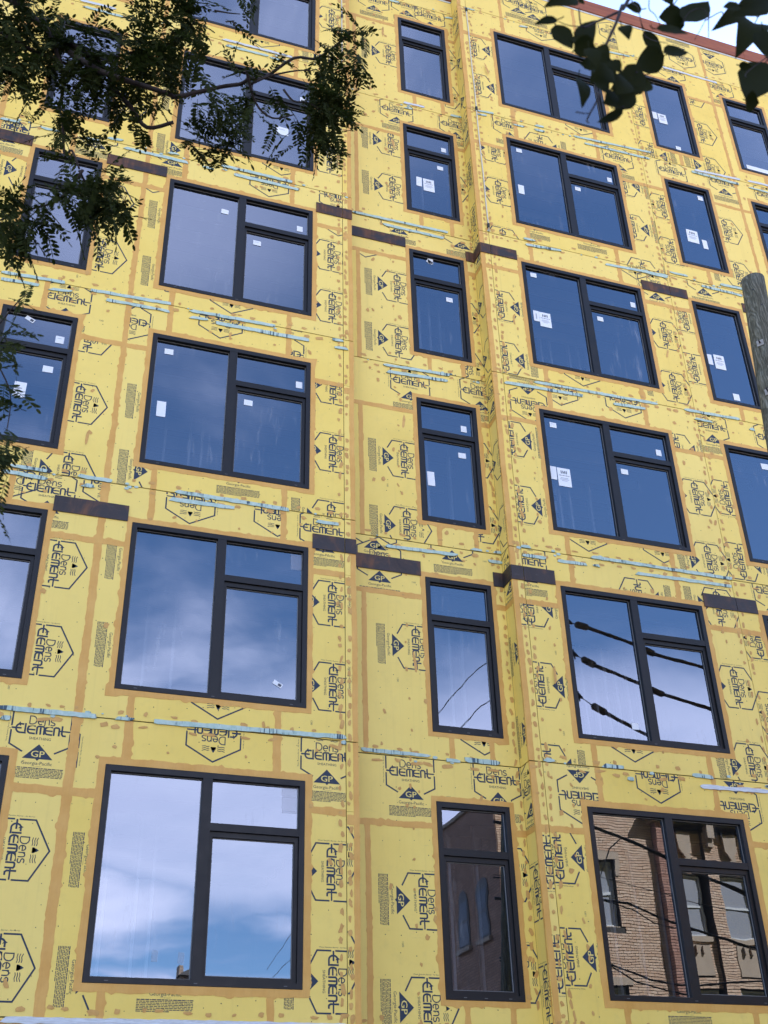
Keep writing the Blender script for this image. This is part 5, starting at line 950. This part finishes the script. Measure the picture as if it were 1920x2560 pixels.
# ---------------------------------------------------------------- broad leaves close overhead, upper right
bt_ = thing('broadleaf_tree', 'blurred dark oval leaves on thin twigs in the upper right corner', 'tree', (4.7, -12.7, -1.75)); bi = Matrix.Translation((-4.7, 12.7, 1.75))
def qpart(o): o.parent = bt_; o.matrix_parent_inverse = bi; return o
T0, T1 = Vector(TWIGS[0][0]), Vector(TWIGS[12][0])
mb = MB(); mb.tube(smooth_path([(4.7, -12.7, -1.75), (4.65, -12.7, .4), (4.5, -12.6, 1.9), (3.9, -12.5, 3.0), (2.8, -12.3, 3.5)]), [.09 - .004 * i for i in range(17)], 10); qpart(mb.build('trunk', M_BARK, smooth=True))
mb = MB(); mb.tube(smooth_path([(2.8, -12.3, 3.5), (1.8, -12.15, 3.0), T0]), [.024 - .0022 * i for i in range(9)], 8); qpart(mb.build('branch', M_BARK, smooth=True))
mb = MB(); mb.tube(smooth_path([(2.8, -12.3, 3.5), (1.9, -12.15, 2.7), T1]), [.02 - .0018 * i for i in range(9)], 8); qpart(mb.build('branch', M_BARK, smooth=True))
for i, P in enumerate(TWIGS):
    sp = smooth_path([(p[0], p[1] + rl.uniform(-.02, .02), p[2]) for p in P]); n = len(sp); r = (.0042, .0026)[min(i, 1)] if i in (0, 1, 9, 11) else .0012; mb = MB(); mb.tube(sp, [r * (1 - .5 * k / n) for k in range(n)], 6); qpart(mb.build('twig', M_TWIG, smooth=True))
CAMP = Vector((0, 0, 0)) + Vector((0, -13.2, 0))
def broad_leaf(p0, p1, w, r):
    p0, p1 = Vector(p0), Vector(p1); w *= 1.10; p1 = p1 + (p1 - p0) * .06; d = p1 - p0; ln = d.length; d.normalize()
    u = Vector((r.uniform(-.45, .45), -1 + r.uniform(-.3, .3), r.uniform(-.9, .1))); u = (u - d * u.dot(d)).normalized(); s = d.cross(u)
    rows = 9; mb = MB(); bend = r.uniform(-.12, .18) * ln; fold = r.uniform(.05, .3); skew = r.uniform(-.1, .1); asym = r.uniform(.88, 1.12)
    for i in range(rows + 1):
        t = i / rows; hw = w / 2 * (math.sin(math.pi * min(1, t ** .72)) ** .8 if 0 < t < 1 else 0) * (1.05 - .55 * max(0, t - .5)); c = p0 + d * ln * t + u * bend * math.sin(math.pi * t) + s * skew * ln * t * (1 - t)
        for k, q in enumerate((-1, -.5, 0, .5, 1)):
            e = 1 + .04 * math.sin(i * 2.3 + q * 5); mb.v.append(tuple(c + s * hw * q * e * (asym if q > 0 else 1) + u * (abs(q) * hw * fold + .02 * hw * math.sin(i * 1.7 + q * 3))))
    for i in range(rows):
        for k in range(4): a = i * 5 + k; mb.f.append((a, a + 1, a + 6, a + 5)); mb.m.append(0)
    mb.tube([p0 - d * ln * .22 + u * .004, p0 - d * ln * .1, p0], .0011, 5, 0)
    return qpart(mb.build('leaf', M_BLEAF, smooth=True, fix=False))
for p0, p1, w in LEAVES: broad_leaf(p0, p1, w, rl)
tot = MB()
for _ in range(190):                      # leaves of the same tree beyond the frame
    t = rl.random(); c = Vector((rl.uniform(1.75, 4.6), rl.uniform(-12.9, -11.9), rl.uniform(2.4, 3.9)))
    d = Vector((rl.uniform(-1, 1), rl.uniform(-1, 1), rl.uniform(-1, .3))).normalized(); s = d.cross(Vector((rl.uniform(-1, 1), rl.uniform(-1, 1), 1))).normalized(); L_ = rl.uniform(.06, .1)
    tot.poly([c, c + d * L_ * .25 + s * L_ * .3, c + d * L_ * .6 + s * L_ * .32, c + d * L_, c + d * L_ * .6 - s * L_ * .32, c + d * L_ * .25 - s * L_ * .3])
o = qpart(tot.build('foliage', M_BLEAF, fix=False)); o['kind'] = 'stuff'
